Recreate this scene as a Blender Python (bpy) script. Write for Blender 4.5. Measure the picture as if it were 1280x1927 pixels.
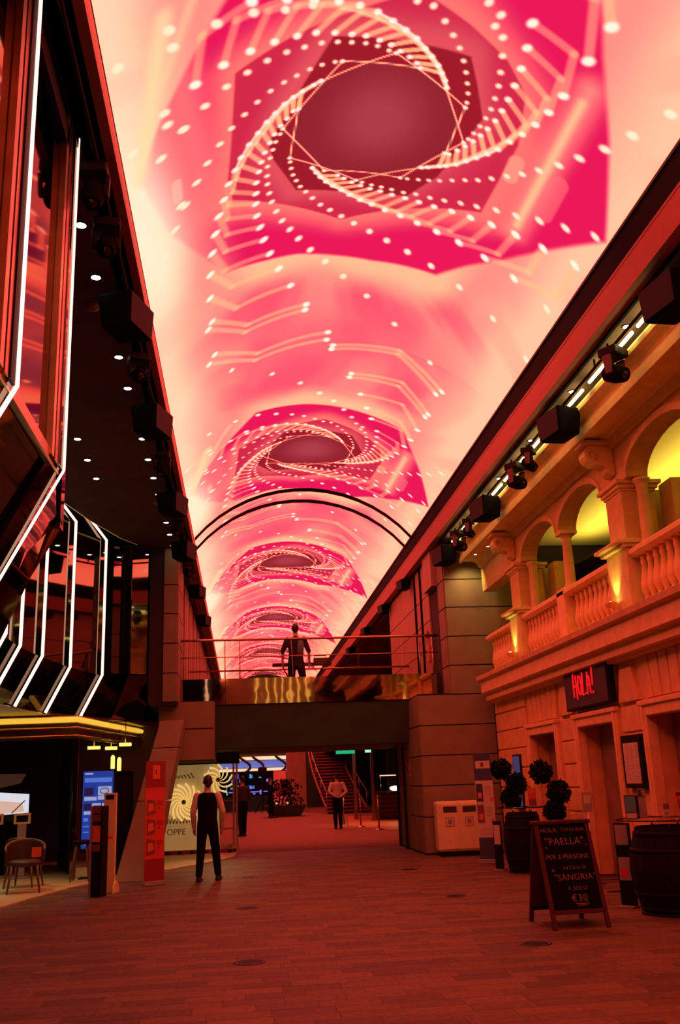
import bpy, bmesh, math, random
import numpy as np
from mathutils import Vector, Matrix

for o in list(bpy.data.objects):
    bpy.data.objects.remove(o)
scene = bpy.context.scene
COL = scene.collection
random.seed(7)

# ------------------------------------------------------------------ camera
cam_d = bpy.data.cameras.new('camera')
cam = bpy.data.objects.new('camera', cam_d)
COL.objects.link(cam)
scene.camera = cam
cam_d.sensor_fit = 'VERTICAL'
cam_d.sensor_height = 24.0
cam_d.lens = 22.135
cam_d.clip_start = 0.05
cam_d.clip_end = 300
_r = Vector((0.994348, -0.099476, -0.037111)); _u = -Vector((-0.008127, 0.277190, -0.960781)); _b = -Vector((0.105862, 0.955652, 0.274814))
cam.matrix_world = Matrix(((_r.x, _u.x, _b.x, 0), (_r.y, _u.y, _b.y, 0), (_r.z, _u.z, _b.z, 1.55), (0, 0, 0, 1)))

# ------------------------------------------------------------------ world and exposure
world = bpy.data.worlds.new('world')
scene.world = world
world.use_nodes = True
world.node_tree.nodes['Background'].inputs[0].default_value = (0.02, 0.008, 0.005, 1)
world.node_tree.nodes['Background'].inputs[1].default_value = 0.15
vs = scene.view_settings
vs.view_transform = 'Standard'
vs.look = 'None'
vs.exposure = 0.0
vs.gamma = 1.0
vs.use_curve_mapping = False
scene.cycles.use_denoising = True
scene.cycles.max_bounces = 8
scene.cycles.diffuse_bounces = 3
scene.cycles.glossy_bounces = 5
scene.cycles.transparent_max_bounces = 12
scene.cycles.sample_clamp_indirect = 6.0
scene.cycles.caustics_reflective = False
scene.cycles.caustics_refractive = False

# ------------------------------------------------------------------ materials
MATS = {}
def mat(name, col, rough=0.6, metal=0.0, var=0.0, scale=8.0, bump=0.0, bscale=40.0, emit=0.0, ecol=None, island=0.0, spec=0.5):
    m = bpy.data.materials.new(name)
    m.use_nodes = True
    nt = m.node_tree
    b = nt.nodes['Principled BSDF']
    b.inputs['Base Color'].default_value = (*col, 1)
    b.inputs['Roughness'].default_value = rough
    b.inputs['Metallic'].default_value = metal
    b.inputs['Specular IOR Level'].default_value = spec
    if emit:
        b.inputs['Emission Color'].default_value = (*(ecol or col), 1)
        b.inputs['Emission Strength'].default_value = emit
    if var or island:
        tc = nt.nodes.new('ShaderNodeTexCoord')
        n = nt.nodes.new('ShaderNodeTexNoise')
        n.inputs['Scale'].default_value = scale
        n.inputs['Detail'].default_value = 5
        nt.links.new(tc.outputs['Object'], n.inputs['Vector'])
        hsv = nt.nodes.new('ShaderNodeHueSaturation')
        hsv.inputs['Color'].default_value = (*col, 1)
        mr = nt.nodes.new('ShaderNodeMapRange')
        mr.inputs['From Min'].default_value = 0.3
        mr.inputs['From Max'].default_value = 0.7
        mr.inputs['To Min'].default_value = 1 - var
        mr.inputs['To Max'].default_value = 1 + var
        nt.links.new(n.outputs['Fac'], mr.inputs['Value'])
        out = mr.outputs[0]
        if island:
            gi = nt.nodes.new('ShaderNodeNewGeometry')
            oi = nt.nodes.new('ShaderNodeObjectInfo')
            ad = nt.nodes.new('ShaderNodeMath'); ad.operation = 'ADD'
            nt.links.new(gi.outputs['Random Per Island'], ad.inputs[0])
            nt.links.new(oi.outputs['Random'], ad.inputs[1])
            fr = nt.nodes.new('ShaderNodeMath'); fr.operation = 'FRACT'
            nt.links.new(ad.outputs[0], fr.inputs[0])
            m2 = nt.nodes.new('ShaderNodeMapRange')
            m2.inputs['To Min'].default_value = 1 - island
            m2.inputs['To Max'].default_value = 1 + island
            nt.links.new(fr.outputs[0], m2.inputs['Value'])
            mu = nt.nodes.new('ShaderNodeMath'); mu.operation = 'MULTIPLY'
            nt.links.new(out, mu.inputs[0]); nt.links.new(m2.outputs[0], mu.inputs[1])
            out = mu.outputs[0]
        nt.links.new(out, hsv.inputs['Value'])
        nt.links.new(hsv.outputs[0], b.inputs['Base Color'])
    if bump:
        tc2 = nt.nodes.new('ShaderNodeTexCoord')
        n2 = nt.nodes.new('ShaderNodeTexNoise')
        n2.inputs['Scale'].default_value = bscale
        nt.links.new(tc2.outputs['Object'], n2.inputs['Vector'])
        bp = nt.nodes.new('ShaderNodeBump')
        bp.inputs['Strength'].default_value = bump
        bp.inputs['Distance'].default_value = 0.02
        nt.links.new(n2.outputs['Fac'], bp.inputs['Height'])
        nt.links.new(bp.outputs[0], b.inputs['Normal'])
    MATS[name] = m
    return m

def glass_mat(name, tint=(1, 1, 1), refl=0.12):
    m = bpy.data.materials.new(name); m.use_nodes = True
    nt = m.node_tree; nt.nodes.clear()
    out = nt.nodes.new('ShaderNodeOutputMaterial')
    tr = nt.nodes.new('ShaderNodeBsdfTransparent'); tr.inputs[0].default_value = (*tint, 1)
    gl = nt.nodes.new('ShaderNodeBsdfGlossy'); gl.inputs['Roughness'].default_value = 0.02
    fr = nt.nodes.new('ShaderNodeFresnel'); fr.inputs[0].default_value = 1.45
    ad = nt.nodes.new('ShaderNodeMath'); ad.operation = 'MULTIPLY_ADD'
    ad.inputs[1].default_value = 0.14; ad.inputs[2].default_value = 0.0
    nt.links.new(fr.outputs[0], ad.inputs[0])
    mx = nt.nodes.new('ShaderNodeMixShader')
    nt.links.new(ad.outputs[0], mx.inputs[0])
    nt.links.new(tr.outputs[0], mx.inputs[1]); nt.links.new(gl.outputs[0], mx.inputs[2])
    nt.links.new(mx.outputs[0], out.inputs[0])
    MATS[name] = m
    return m

def mirror_mat(name, col, rough=0.03, bump=0.02, bscale=1.5):
    m = bpy.data.materials.new(name); m.use_nodes = True
    nt = m.node_tree; nt.nodes.clear()
    out = nt.nodes.new('ShaderNodeOutputMaterial')
    gl = nt.nodes.new('ShaderNodeBsdfGlossy'); gl.inputs['Color'].default_value = (*col, 1); gl.inputs['Roughness'].default_value = rough
    tc = nt.nodes.new('ShaderNodeTexCoord'); n = nt.nodes.new('ShaderNodeTexNoise'); n.inputs['Scale'].default_value = bscale
    bp = nt.nodes.new('ShaderNodeBump'); bp.inputs['Strength'].default_value = bump; bp.inputs['Distance'].default_value = 0.02
    nt.links.new(tc.outputs['Object'], n.inputs['Vector']); nt.links.new(n.outputs['Fac'], bp.inputs['Height'])
    nt.links.new(bp.outputs[0], gl.inputs['Normal']); nt.links.new(gl.outputs[0], out.inputs[0])
    MATS[name] = m
    return m

def screen_mat(name):
    m = bpy.data.materials.new(name); m.use_nodes = True
    nt = m.node_tree; nt.nodes.clear()
    out = nt.nodes.new('ShaderNodeOutputMaterial')
    at = nt.nodes.new('ShaderNodeVertexColor'); at.layer_name = 'picture'
    em = nt.nodes.new('ShaderNodeEmission')
    nt.links.new(at.outputs['Color'], em.inputs['Color'])
    nt.links.new(em.outputs[0], out.inputs[0])
    m.cycles.emission_sampling = 'NONE'
    MATS[name] = m
    return m

mat('plank', (0.132, 0.073, 0.028), 0.6, var=0.25, scale=14, bump=0.15, bscale=60, island=0.34, spec=0.3)
mat('grout', (0.085, 0.045, 0.018), 0.8, var=0.2, spec=0.2)
mat('carpet', (0.30, 0.155, 0.085), 0.9, var=0.18, scale=5)
mat('shop_tile', (0.52, 0.44, 0.20), 0.45, var=0.1, scale=3)
mat('stone', (0.80, 0.49, 0.15), 0.75, var=0.12, scale=5, bump=0.12, bscale=30)
mat('stone_pale', (0.88, 0.57, 0.20), 0.7, var=0.10, scale=6, bump=0.08, bscale=40)
mat('stone_lamplit', (0.66, 0.52, 0.13), 0.75, var=0.12, scale=5, bump=0.12, bscale=30)  # stone copy for the upper arcade, yellow lamplight mixed into its colour
mat('stone_pale_lamplit', (0.72, 0.60, 0.17), 0.7, var=0.10, scale=6, bump=0.08, bscale=40)  # pale stone copy, the same lamplight yellow put into the colour
mat('panel', (0.255, 0.19, 0.085), 0.75, var=0.12, scale=2.5, bump=0.08, bscale=120)
mat('panel_rose', (0.38, 0.22, 0.13), 0.7, var=0.10, scale=2)
mat('joint', (0.03, 0.018, 0.013), 0.9)
mat('soffit', (0.10, 0.062, 0.036), 0.8, var=0.15, scale=3, spec=0.2)
mat('black', (0.008, 0.005, 0.004), 0.6, spec=0.15)
mat('matte_black', (0.004, 0.003, 0.003), 0.9, spec=0.08)
mat('red_paint', (0.30, 0.09, 0.05), 0.6, var=0.06, spec=0.2)
mat('bronze', (0.42, 0.26, 0.10), 0.3, 1.0, var=0.2, scale=4)
mat('gold', (0.75, 0.52, 0.22), 0.25, 1.0)
mat('steel', (0.55, 0.48, 0.42), 0.2, 1.0)
mat('beam_dark', (0.048, 0.080, 0.045), 0.7, var=0.15, scale=2, spec=0.2)
mat('neon', (1, 0.9, 0.82), emit=2.4, ecol=(1.0, 0.56, 0.42))
mat('cove', (1, 0.75, 0.2), emit=1.0, ecol=(0.85, 0.50, 0.05))
mat('cove_dim', (1, 0.75, 0.2), emit=0.35, ecol=(1.0, 0.62, 0.15))
mat('lamp_warm', (1, 0.9, 0.6), emit=17.0, ecol=(1.0, 0.72, 0.28))
mat('lamp_white', (1, 0.95, 0.9), emit=14.0, ecol=(1.0, 0.86, 0.80))
mat('lamp_dim', (0.6, 0.4, 0.25), emit=0.15, ecol=(1, 0.5, 0.25))
mat('white_plastic', (0.80, 0.70, 0.30), 0.5, var=0.05)
mat('grey_plastic', (0.32, 0.29, 0.27), 0.5)
mat('dark_slot', (0.05, 0.035, 0.03), 0.7)
mat('barrel_wood', (0.008, 0.005, 0.003), 0.75, var=0.3, scale=10, bump=0.2, bscale=25, spec=0.15)
mat('chalkboard', (0.005, 0.004, 0.003), 0.9, var=0.2, spec=0.1)
mat('board_wood', (0.085, 0.022, 0.010), 0.6, var=0.2, scale=9, spec=0.2)
mat('chalk', (0.34, 0.20, 0.12), 0.95)
mat('leaf', (0.008, 0.014, 0.004), 0.7, island=0.5, var=0.2, spec=0.15)
mat('bark', (0.06, 0.035, 0.02), 0.8)
mat('paper', (0.66, 0.55, 0.34), 0.7)
mat('paper_grey', (0.36, 0.32, 0.22), 0.7)
mat('ink', (0.06, 0.05, 0.05), 0.7)
mat('print_navy', (0.05, 0.06, 0.09), 0.6)
mat('print_red', (0.70, 0.06, 0.04), 0.6)
mat('print_crimson', (0.30, 0.02, 0.02), 0.6)
mat('print_orange', (0.75, 0.16, 0.05), 0.6)
mat('print_brown', (0.22, 0.07, 0.05), 0.6)
mat('print_teal', (0.10, 0.30, 0.30), 0.6)
mat('screen_black', (0.01, 0.01, 0.012), 0.2)
mat('screen_blue', (0.02, 0.05, 0.3), emit=0.75, ecol=(0.008, 0.050, 0.36))
mat('screen_blue_lit', (0.1, 0.25, 0.7), emit=0.8, ecol=(0.06, 0.20, 0.72))
mat('screen_navy', (0.02, 0.03, 0.12), emit=0.5, ecol=(0.012, 0.015, 0.10))
mat('screen_pale', (0.4, 0.55, 0.8), emit=0.75, ecol=(0.25, 0.42, 0.72))
mat('screen_white', (0.8, 0.8, 0.8), emit=0.8, ecol=(0.75, 0.85, 0.95))
mat('screen_cream', (0.8, 0.7, 0.6), emit=0.8, ecol=(0.72, 0.50, 0.40))
mat('screen_brown', (0.1, 0.05, 0.04), emit=0.3, ecol=(0.10, 0.045, 0.03))
mat('poster_blue', (0.05, 0.10, 0.30), emit=0.16, ecol=(0.10, 0.18, 0.60))
mat('sign_red', (0.9, 0.02, 0.02), emit=0.75, ecol=(1.0, 0.010, 0.016))
mat('exit_green', (0.0, 0.5, 0.25), emit=0.8, ecol=(0.0, 0.55, 0.22))
mat('exit_white', (0.6, 1, 0.8), emit=0.9, ecol=(0.35, 1.0, 0.65))
mat('bar_blue', (0.1, 0.2, 0.6), emit=0.55, ecol=(0.10, 0.24, 0.80))
mat('bar_white', (1, 0.8, 0.6), emit=1.0, ecol=(1.0, 0.66, 0.42))
mat('bar_violet', (0.4, 0.2, 0.8), emit=0.7, ecol=(0.35, 0.20, 0.95))
mat('bar_teal', (0.1, 0.6, 0.6), emit=0.5, ecol=(0.12, 0.60, 0.65))
mat('bar_red', (0.6, 0.08, 0.05), emit=0.35, ecol=(0.8, 0.06, 0.04))
mat('bar_gold', (1, 0.8, 0.3), emit=1.5, ecol=(0.95, 0.62, 0.14))
mat('backlit', (0.75, 0.55, 0.30), 0.5, var=0.25, scale=2.5, emit=0.20, ecol=(1.0, 0.62, 0.20))
mat('swirl', (0.95, 0.75, 0.40), 0.35, emit=0.75, ecol=(1.0, 0.72, 0.24))
mat('swirl_dark', (0.35, 0.18, 0.08), 0.5)
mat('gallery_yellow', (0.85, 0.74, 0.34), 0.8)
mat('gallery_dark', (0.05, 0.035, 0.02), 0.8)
mat('skin', (0.50, 0.28, 0.20), 0.55)
mat('hair', (0.02, 0.014, 0.012), 0.6)
mat('cloth_black', (0.006, 0.004, 0.004), 0.9, spec=0.1)
mat('cloth_white', (0.62, 0.50, 0.36), 0.85)
mat('cloth_navy', (0.03, 0.03, 0.045), 0.85)
mat('cloth_teal', (0.10, 0.16, 0.10), 0.85)
mat('shoe', (0.01, 0.008, 0.008), 0.4)
mat('chair_shell', (0.05, 0.016, 0.010), 0.5)
mat('chair_wood', (0.14, 0.05, 0.025), 0.5)
mat('yoke_red', (0.10, 0.016, 0.010), 0.5)
mat('vinyl_red', (0.45, 0.03, 0.03), 0.5)
mat('grate', (0.05, 0.045, 0.045), 0.5, 0.6)
mat('tread', (0.34, 0.10, 0.075), 0.6)
mat('bar_floor', (0.55, 0.22, 0.08), 0.5)
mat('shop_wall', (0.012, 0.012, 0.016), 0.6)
mirror_mat('mirror_dark', (0.19, 0.17, 0.14))
mirror_mat('mirror_rose', (0.20, 0.20, 0.17), 0.04, 0.03, 1.2)
mirror_mat('dark_glass', (0.10, 0.09, 0.07), 0.05, 0.03)
mirror_mat('mirror_wavy', (0.45, 0.38, 0.25), 0.03, 0.09, 1.7)
glass_mat('glass', (0.94, 0.90, 0.86))
glass_mat('glass_clear', (0.97, 0.97, 0.96), 0.05)
screen_mat('led')

# ------------------------------------------------------------------ mesh helpers
class MB:
    def __init__(s): s.v = []; s.f = []; s.sm = []
    def add(s, vs_, fs, smooth=False):
        n = len(s.v); s.v += [tuple(p) for p in vs_]
        for f in fs: s.f.append([i + n for i in f]); s.sm.append(smooth)
        return s
    def box(s, x0, x1, y0, y1, z0, z1):
        vs_ = [(x, y, z) for z in (z0, z1) for y in (y0, y1) for x in (x0, x1)]
        return s.add(vs_, [(0, 2, 3, 1), (4, 5, 7, 6), (0, 1, 5, 4), (2, 6, 7, 3), (0, 4, 6, 2), (1, 3, 7, 5)])
    def hexa(s, low, high):
        vs_ = list(low) + list(high); n = len(low)
        fs = [tuple(range(n))[::-1], tuple(range(n, 2 * n))] + [(i, (i + 1) % n, n + (i + 1) % n, n + i) for i in range(n)]
        return s.add(vs_, fs)
    def quad(s, *p): return s.add(p, [tuple(range(len(p)))])
    def slab(s, pts, off):
        off = Vector(off); return s.hexa(pts, [tuple(Vector(p) + off) for p in pts])
    def ext_y(s, prof, y0, y1):           # profile of (x, z)
        return s.hexa([(x, y0, z) for x, z in prof], [(x, y1, z) for x, z in prof])
    def ext_x(s, prof, x0, x1):           # profile of (y, z)
        return s.hexa([(x0, y, z) for y, z in prof], [(x1, y, z) for y, z in prof])
    def ext_z(s, prof, z0, z1):
        return s.hexa([(x, y, z0) for x, y in prof], [(x, y, z1) for x, y in prof])
    def tube(s, pts, r, n=8, closed=False, r1=None):
        pts = [Vector(p) for p in pts]; k = len(pts); rings = []
        up = Vector((0, 0, 1)); prev = None
        for i, p in enumerate(pts):
            a = pts[i - 1] if (i > 0 or closed) else p
            b = pts[(i + 1) % k] if (i < k - 1 or closed) else p
            t = (b - a).normalized()
            if prev is None:
                q = up if abs(t.z) < 0.9 else Vector((1, 0, 0))
                nx = t.cross(q).normalized()
            else:
                nx = (prev - t * prev.dot(t)).normalized()
            prev = nx; ny = t.cross(nx)
            rr = r if r1 is None else r + (r1 - r) * i / max(1, k - 1)
            rings.append([p + nx * rr * math.cos(2 * math.pi * j / n) + ny * rr * math.sin(2 * math.pi * j / n) for j in range(n)])
        vs_ = [q for rg in rings for q in rg]; fs = []
        for i in range(k if closed else k - 1):
            i2 = (i + 1) % k
            for j in range(n):
                fs.append((i * n + j, i * n + (j + 1) % n, i2 * n + (j + 1) % n, i2 * n + j))
        s.add(vs_, fs, True)
        if not closed:
            m = len(s.v) - len(vs_)
            s.f.append([m + j for j in range(n)][::-1]); s.sm.append(False)
            s.f.append([m + (k - 1) * n + j for j in range(n)]); s.sm.append(False)
        return s
    def lathe(s, prof, n=16, c=(0, 0, 0), sx=1, sy=1, smooth=True):
        vs_ = [(c[0] + r * sx * math.cos(2 * math.pi * j / n), c[1] + r * sy * math.sin(2 * math.pi * j / n), c[2] + z) for r, z in prof for j in range(n)]
        fs = [(i * n + j, i * n + (j + 1) % n, (i + 1) * n + (j + 1) % n, (i + 1) * n + j) for i in range(len(prof) - 1) for j in range(n)]
        s.add(vs_, fs, smooth); m = len(s.v) - len(vs_)
        s.f.append([m + j for j in range(n)][::-1]); s.sm.append(False)
        s.f.append([m + (len(prof) - 1) * n + j for j in range(n)]); s.sm.append(False)
        return s
    def loft(s, rings, n=16):             # rings of (cx, cy, cz, rx, ry), stacked mostly along z
        vs_ = [(cx + rx * math.cos(2 * math.pi * j / n), cy + ry * math.sin(2 * math.pi * j / n), cz) for cx, cy, cz, rx, ry in rings for j in range(n)]
        fs = [(i * n + j, i * n + (j + 1) % n, (i + 1) * n + (j + 1) % n, (i + 1) * n + j) for i in range(len(rings) - 1) for j in range(n)]
        s.add(vs_, fs, True); m = len(s.v) - len(vs_)
        s.f.append([m + j for j in range(n)][::-1]); s.sm.append(True)
        s.f.append([m + (len(rings) - 1) * n + j for j in range(n)]); s.sm.append(True)
        return s
    def ball(s, c, r, n=12, m=8):
        if not hasattr(r, '__len__'): r = (r, r, r)
        prof = [(math.sin(math.pi * (i + 0.02) / (m + 0.04)), -math.cos(math.pi * (i + 0.02) / (m + 0.04))) for i in range(m + 1)]
        vs_ = [(c[0] + a * r[0] * math.cos(2 * math.pi * j / n), c[1] + a * r[1] * math.sin(2 * math.pi * j / n), c[2] + z * r[2]) for a, z in prof for j in range(n)]
        fs = [(i * n + j, i * n + (j + 1) % n, (i + 1) * n + (j + 1) % n, (i + 1) * n + j) for i in range(m) for j in range(n)]
        s.add(vs_, fs, True); k = len(s.v) - len(vs_)
        s.f.append([k + j for j in range(n)][::-1]); s.sm.append(True)
        s.f.append([k + m * n + j for j in range(n)]); s.sm.append(True)
        return s
    def limb(s, p0, p1, r0, r1, n=12):     # a tapered capsule
        p0 = Vector(p0); p1 = Vector(p1); d = p1 - p0; L = max(d.length, 1e-5); t = d / L
        q = Vector((0, 0, 1)) if abs(t.z) < 0.9 else Vector((1, 0, 0))
        nx = t.cross(q).normalized(); ny = t.cross(nx)
        st = [(-0.95 * r0, 0.31 * r0), (-0.6 * r0, 0.8 * r0), (0, r0), (L, r1), (L + 0.6 * r1, 0.8 * r1), (L + 0.95 * r1, 0.31 * r1)]
        vs_ = [p0 + t * a + (nx * math.cos(2 * math.pi * j / n) + ny * math.sin(2 * math.pi * j / n)) * r for a, r in st for j in range(n)]
        fs = [(i * n + j, i * n + (j + 1) % n, (i + 1) * n + (j + 1) % n, (i + 1) * n + j) for i in range(len(st) - 1) for j in range(n)]
        s.add(vs_, fs, True); k = len(s.v) - len(vs_)
        s.f.append([k + j for j in range(n)][::-1]); s.sm.append(True)
        s.f.append([k + (len(st) - 1) * n + j for j in range(n)]); s.sm.append(True)
        return s
    def mesh(s, name, m):
        me = bpy.data.meshes.new(name)
        me.from_pydata(s.v, [], s.f)
        me.polygons.foreach_set('use_smooth', s.sm)
        if m: me.materials.append(MATS[m])
        bm = bmesh.new(); bm.from_mesh(me); bmesh.ops.recalc_face_normals(bm, faces=bm.faces); bm.to_mesh(me); bm.free()
        return me
    def build(s, name, m, parent=None, bevel=0.0, world=False):
        o = bpy.data.objects.new(name, s.mesh(name, m))
        COL.objects.link(o)
        if parent: o.parent = parent
        if world: o.matrix_parent_inverse = Matrix.Translation(-parent.location)   # shape given in world coordinates
        if bevel:
            md = o.modifiers.new('bevel', 'BEVEL'); md.width = bevel; md.segments = 2; md.limit_method = 'ANGLE'
        return o

def tag(o, label, cat, group=None):
    o['label'] = label; o['category'] = cat
    if group: o['group'] = group
    return o
def struct(o, label=None, cat=None):
    o['kind'] = 'structure'
    if label: o['label'] = label
    if cat: o['category'] = cat
    return o
def thing(name, label, cat, loc=(0, 0, 0), rz=0.0, group=None):
    o = bpy.data.objects.new(name, None); COL.objects.link(o)
    o.location = loc; o.rotation_euler = (0, 0, rz); o.empty_display_size = 0.1
    return tag(o, label, cat, group)
def copy_tree(o, parent=None):
    c = o.copy(); COL.objects.link(c); c.parent = parent
    for ch in list(o.children): copy_tree(ch, c)
    return c
def inst(name, me, loc, parent=None, rot=(0, 0, 0), sc=(1, 1, 1)):
    o = bpy.data.objects.new(name, me); COL.objects.link(o)
    o.location = loc; o.rotation_euler = rot; o.scale = sc
    if parent: o.parent = parent
    return o
ORD = ['first', 'second', 'third', 'fourth', 'fifth', 'sixth', 'seventh', 'eighth', 'ninth', 'tenth', 'eleventh', 'twelfth', 'thirteenth', 'fourteenth', 'fifteenth', 'sixteenth']

def text_obj(name, body, size, m, parent, origin, ux, uy, extrude=0.003, align='CENTER', bold=0.0, spacing=1.0):
    cu = bpy.data.curves.new(name, 'FONT'); cu.body = body; cu.size = size; cu.extrude = extrude
    cu.align_x = align; cu.align_y = 'CENTER'; cu.offset = bold; cu.resolution_u = 3; cu.space_character = spacing
    t = bpy.data.objects.new(name, cu); COL.objects.link(t)
    bpy.context.view_layer.update()
    dg = bpy.context.evaluated_depsgraph_get()
    me = bpy.data.meshes.new_from_object(t.evaluated_get(dg))
    bpy.data.objects.remove(t); bpy.data.curves.remove(cu)
    me.materials.clear(); me.materials.append(MATS[m])
    o = bpy.data.objects.new(name, me); COL.objects.link(o)
    ux = Vector(ux).normalized(); uy = Vector(uy).normalized(); uz = ux.cross(uy)
    o.matrix_world = Matrix(((ux.x, uy.x, uz.x, origin[0]), (ux.y, uy.y, uz.y, origin[1]), (ux.z, uy.z, uz.z, origin[2]), (0, 0, 0, 1)))
    if parent:
        mw = o.matrix_world.copy(); o.parent = parent; o.matrix_parent_inverse = Matrix(); o.matrix_local = mw
    return o

def spot(name, loc, target, power, col, angle=60, blend=0.6, size=0.03, parent=None):
    d = bpy.data.lights.new(name, 'SPOT'); d.energy = power; d.color = col; d.spot_size = math.radians(angle); d.spot_blend = blend; d.shadow_soft_size = size
    o = bpy.data.objects.new(name, d); COL.objects.link(o); o.location = loc
    o.rotation_euler = (Vector(target) - Vector(loc)).to_track_quat('-Z', 'Y').to_euler()
    if parent: o.parent = parent
    return o
def area(name, loc, target, power, col, sx, sy, parent=None):
    d = bpy.data.lights.new(name, 'AREA'); d.energy = power; d.color = col; d.shape = 'RECTANGLE'; d.size = sx; d.size_y = sy
    o = bpy.data.objects.new(name, d); COL.objects.link(o); o.location = loc
    o.rotation_euler = (Vector(target) - Vector(loc)).to_track_quat('-Z', 'Y').to_euler()
    if parent: o.parent = parent
    return o
# ------------------------------------------------------------------ LED vault: picture data in metres on the unrolled vault
TL = [((-2.16,-1.19),(-2.05,-1.77),(-1.52,-1.95)),((-1.83,-1.28),(-1.68,-1.79),(-1.16,-1.87)),((-1.53,-1.33),(-1.35,-1.78),(-0.88,-1.79)),((-1.27,-1.36),(-1.06,-1.75),(-0.63,-1.74)),((-1.03,-1.37),(-0.8,-1.72),(-0.41,-1.67)),((-0.83,-1.37),(-0.58,-1.65),(-0.22,-1.58)),((-0.63,-1.34),(-0.39,-1.58),(-0.05,-1.47)),((-0.45,-1.3),(-0.2,-1.5),(0.1,-1.36)),((-0.3,-1.27),(-0.04,-1.4),(0.23,-1.26)),((-0.15,-1.21),(0.11,-1.33),(0.34,-1.14)),((-0.02,-1.15),(0.23,-1.23),(0.43,-1.04)),((0.09,-1.07),(0.34,-1.13),(0.52,-0.93)),((0.2,-1.0),(0.43,-1.03),(0.58,-0.83)),((0.29,-0.92),(0.52,-0.93),(0.64,-0.73)),((0.34,-0.86),(0.57,-0.83),(0.68,-0.63))]
RT = [((1.31,-1.77),(1.81,-1.62),(1.89,-1.07)),((1.35,-1.46),(1.79,-1.26),(1.82,-0.77)),((1.37,-1.18),(1.74,-0.94),(1.74,-0.52)),((1.37,-0.93),(1.7,-0.69),(1.65,-0.3)),((1.36,-0.71),(1.65,-0.46),(1.55,-0.11)),((1.34,-0.52),(1.58,-0.26),(1.46,0.08)),((1.31,-0.34),(1.5,-0.08),(1.36,0.22)),((1.26,-0.18),(1.41,0.08),(1.25,0.35)),((1.21,-0.04),(1.32,0.2),(1.15,0.46)),((1.15,0.09),(1.23,0.34),(1.05,0.57)),((1.08,0.21),(1.14,0.46),(0.94,0.64)),((1.01,0.32),(1.04,0.57),(0.86,0.68)),((0.93,0.42),(0.95,0.64),(0.73,0.75)),((0.88,0.42),(0.86,0.68),(0.65,0.78))]
BL = [((-1.2,2.6),(-1.88,2.59),(-2.07,2.0)),((-1.3,2.2),(-1.87,2.12),(-2.01,1.59)),((-1.36,1.87),(-1.84,1.74),(-1.95,1.24)),((-1.41,1.58),(-1.83,1.39),(-1.87,0.95)),((-1.43,1.31),(-1.8,1.12),(-1.8,0.68)),((-1.43,1.09),(-1.75,0.88),(-1.71,0.47)),((-1.43,0.87),(-1.7,0.65),(-1.63,0.28)),((-1.4,0.67),(-1.63,0.44),(-1.53,0.1)),((-1.37,0.5),(-1.54,0.26),(-1.42,-0.05)),((-1.33,0.34),(-1.45,0.12),(-1.32,-0.19)),((-1.27,0.19),(-1.36,-0.01),(-1.22,-0.3)),((-1.22,0.06),(-1.29,-0.14),(-1.12,-0.41)),((-1.15,-0.06),(-1.2,-0.28),(-1.02,-0.49)),((-1.08,-0.16),(-1.1,-0.39),(-0.92,-0.55)),((-1.01,-0.26),(-1.02,-0.48),(-0.8,-0.62)),((-0.95,-0.28),(-0.93,-0.55),(-0.72,-0.67))]
BR = [((2.09,1.38),(1.99,1.94),(1.44,2.08)),((1.75,1.43),(1.6,1.92),(1.1,2.01)),((1.46,1.47),(1.27,1.9),(0.81,1.93)),((1.2,1.48),(0.97,1.87),(0.56,1.84)),((0.96,1.49),(0.71,1.81),(0.34,1.76)),((0.75,1.47),(0.5,1.76),(0.15,1.66)),((0.56,1.44),(0.31,1.7),(-0.02,1.57)),((0.38,1.41),(0.14,1.6),(-0.17,1.46)),((0.22,1.36),(-0.01,1.52),(-0.29,1.35)),((0.08,1.32),(-0.16,1.42),(-0.41,1.25)),((-0.05,1.26),(-0.29,1.31),(-0.51,1.15)),((-0.17,1.19),(-0.39,1.21),(-0.59,1.04)),((-0.28,1.11),(-0.49,1.12),(-0.65,0.94)),((-0.37,1.04),(-0.58,1.02),(-0.71,0.83))]
OUT0 = [((-1.05,3.08),(-1.78,3.13),(-2.12,2.5)),((-0.84,3.65),(-1.72,3.82),(-2.15,3.13)),((-0.55,4.33),(-1.53,4.52),(-2.14,3.85)),((-0.56,4.51),(-1.56,4.74),(-2.22,4.03)),((-0.11,5.36),(-1.33,5.71),(-2.13,5.0)),((-0.11,5.64),(-1.37,5.95),(-2.25,5.23)),((2.49,1.31),(2.47,1.92),(1.85,2.16)),((2.96,1.17),(3.01,1.92),(2.34,2.23)),((0.01,6.01),(1.18,5.8),(2.08,6.63)),((0.02,5.86),(1.18,5.65),(2.16,6.42)),((0.45,7.14),(1.39,7.01),(2.09,7.74)),((0.47,6.97),(1.43,6.81),(2.12,7.56))]
OUT1 = [((1.11,-2.31),(1.77,-2.31),(1.97,-1.62)),((0.95,-2.78),(1.67,-2.71),(2.03,-2.1)),((0.75,-3.37),(1.59,-3.49),(2.07,-2.72))]
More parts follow.
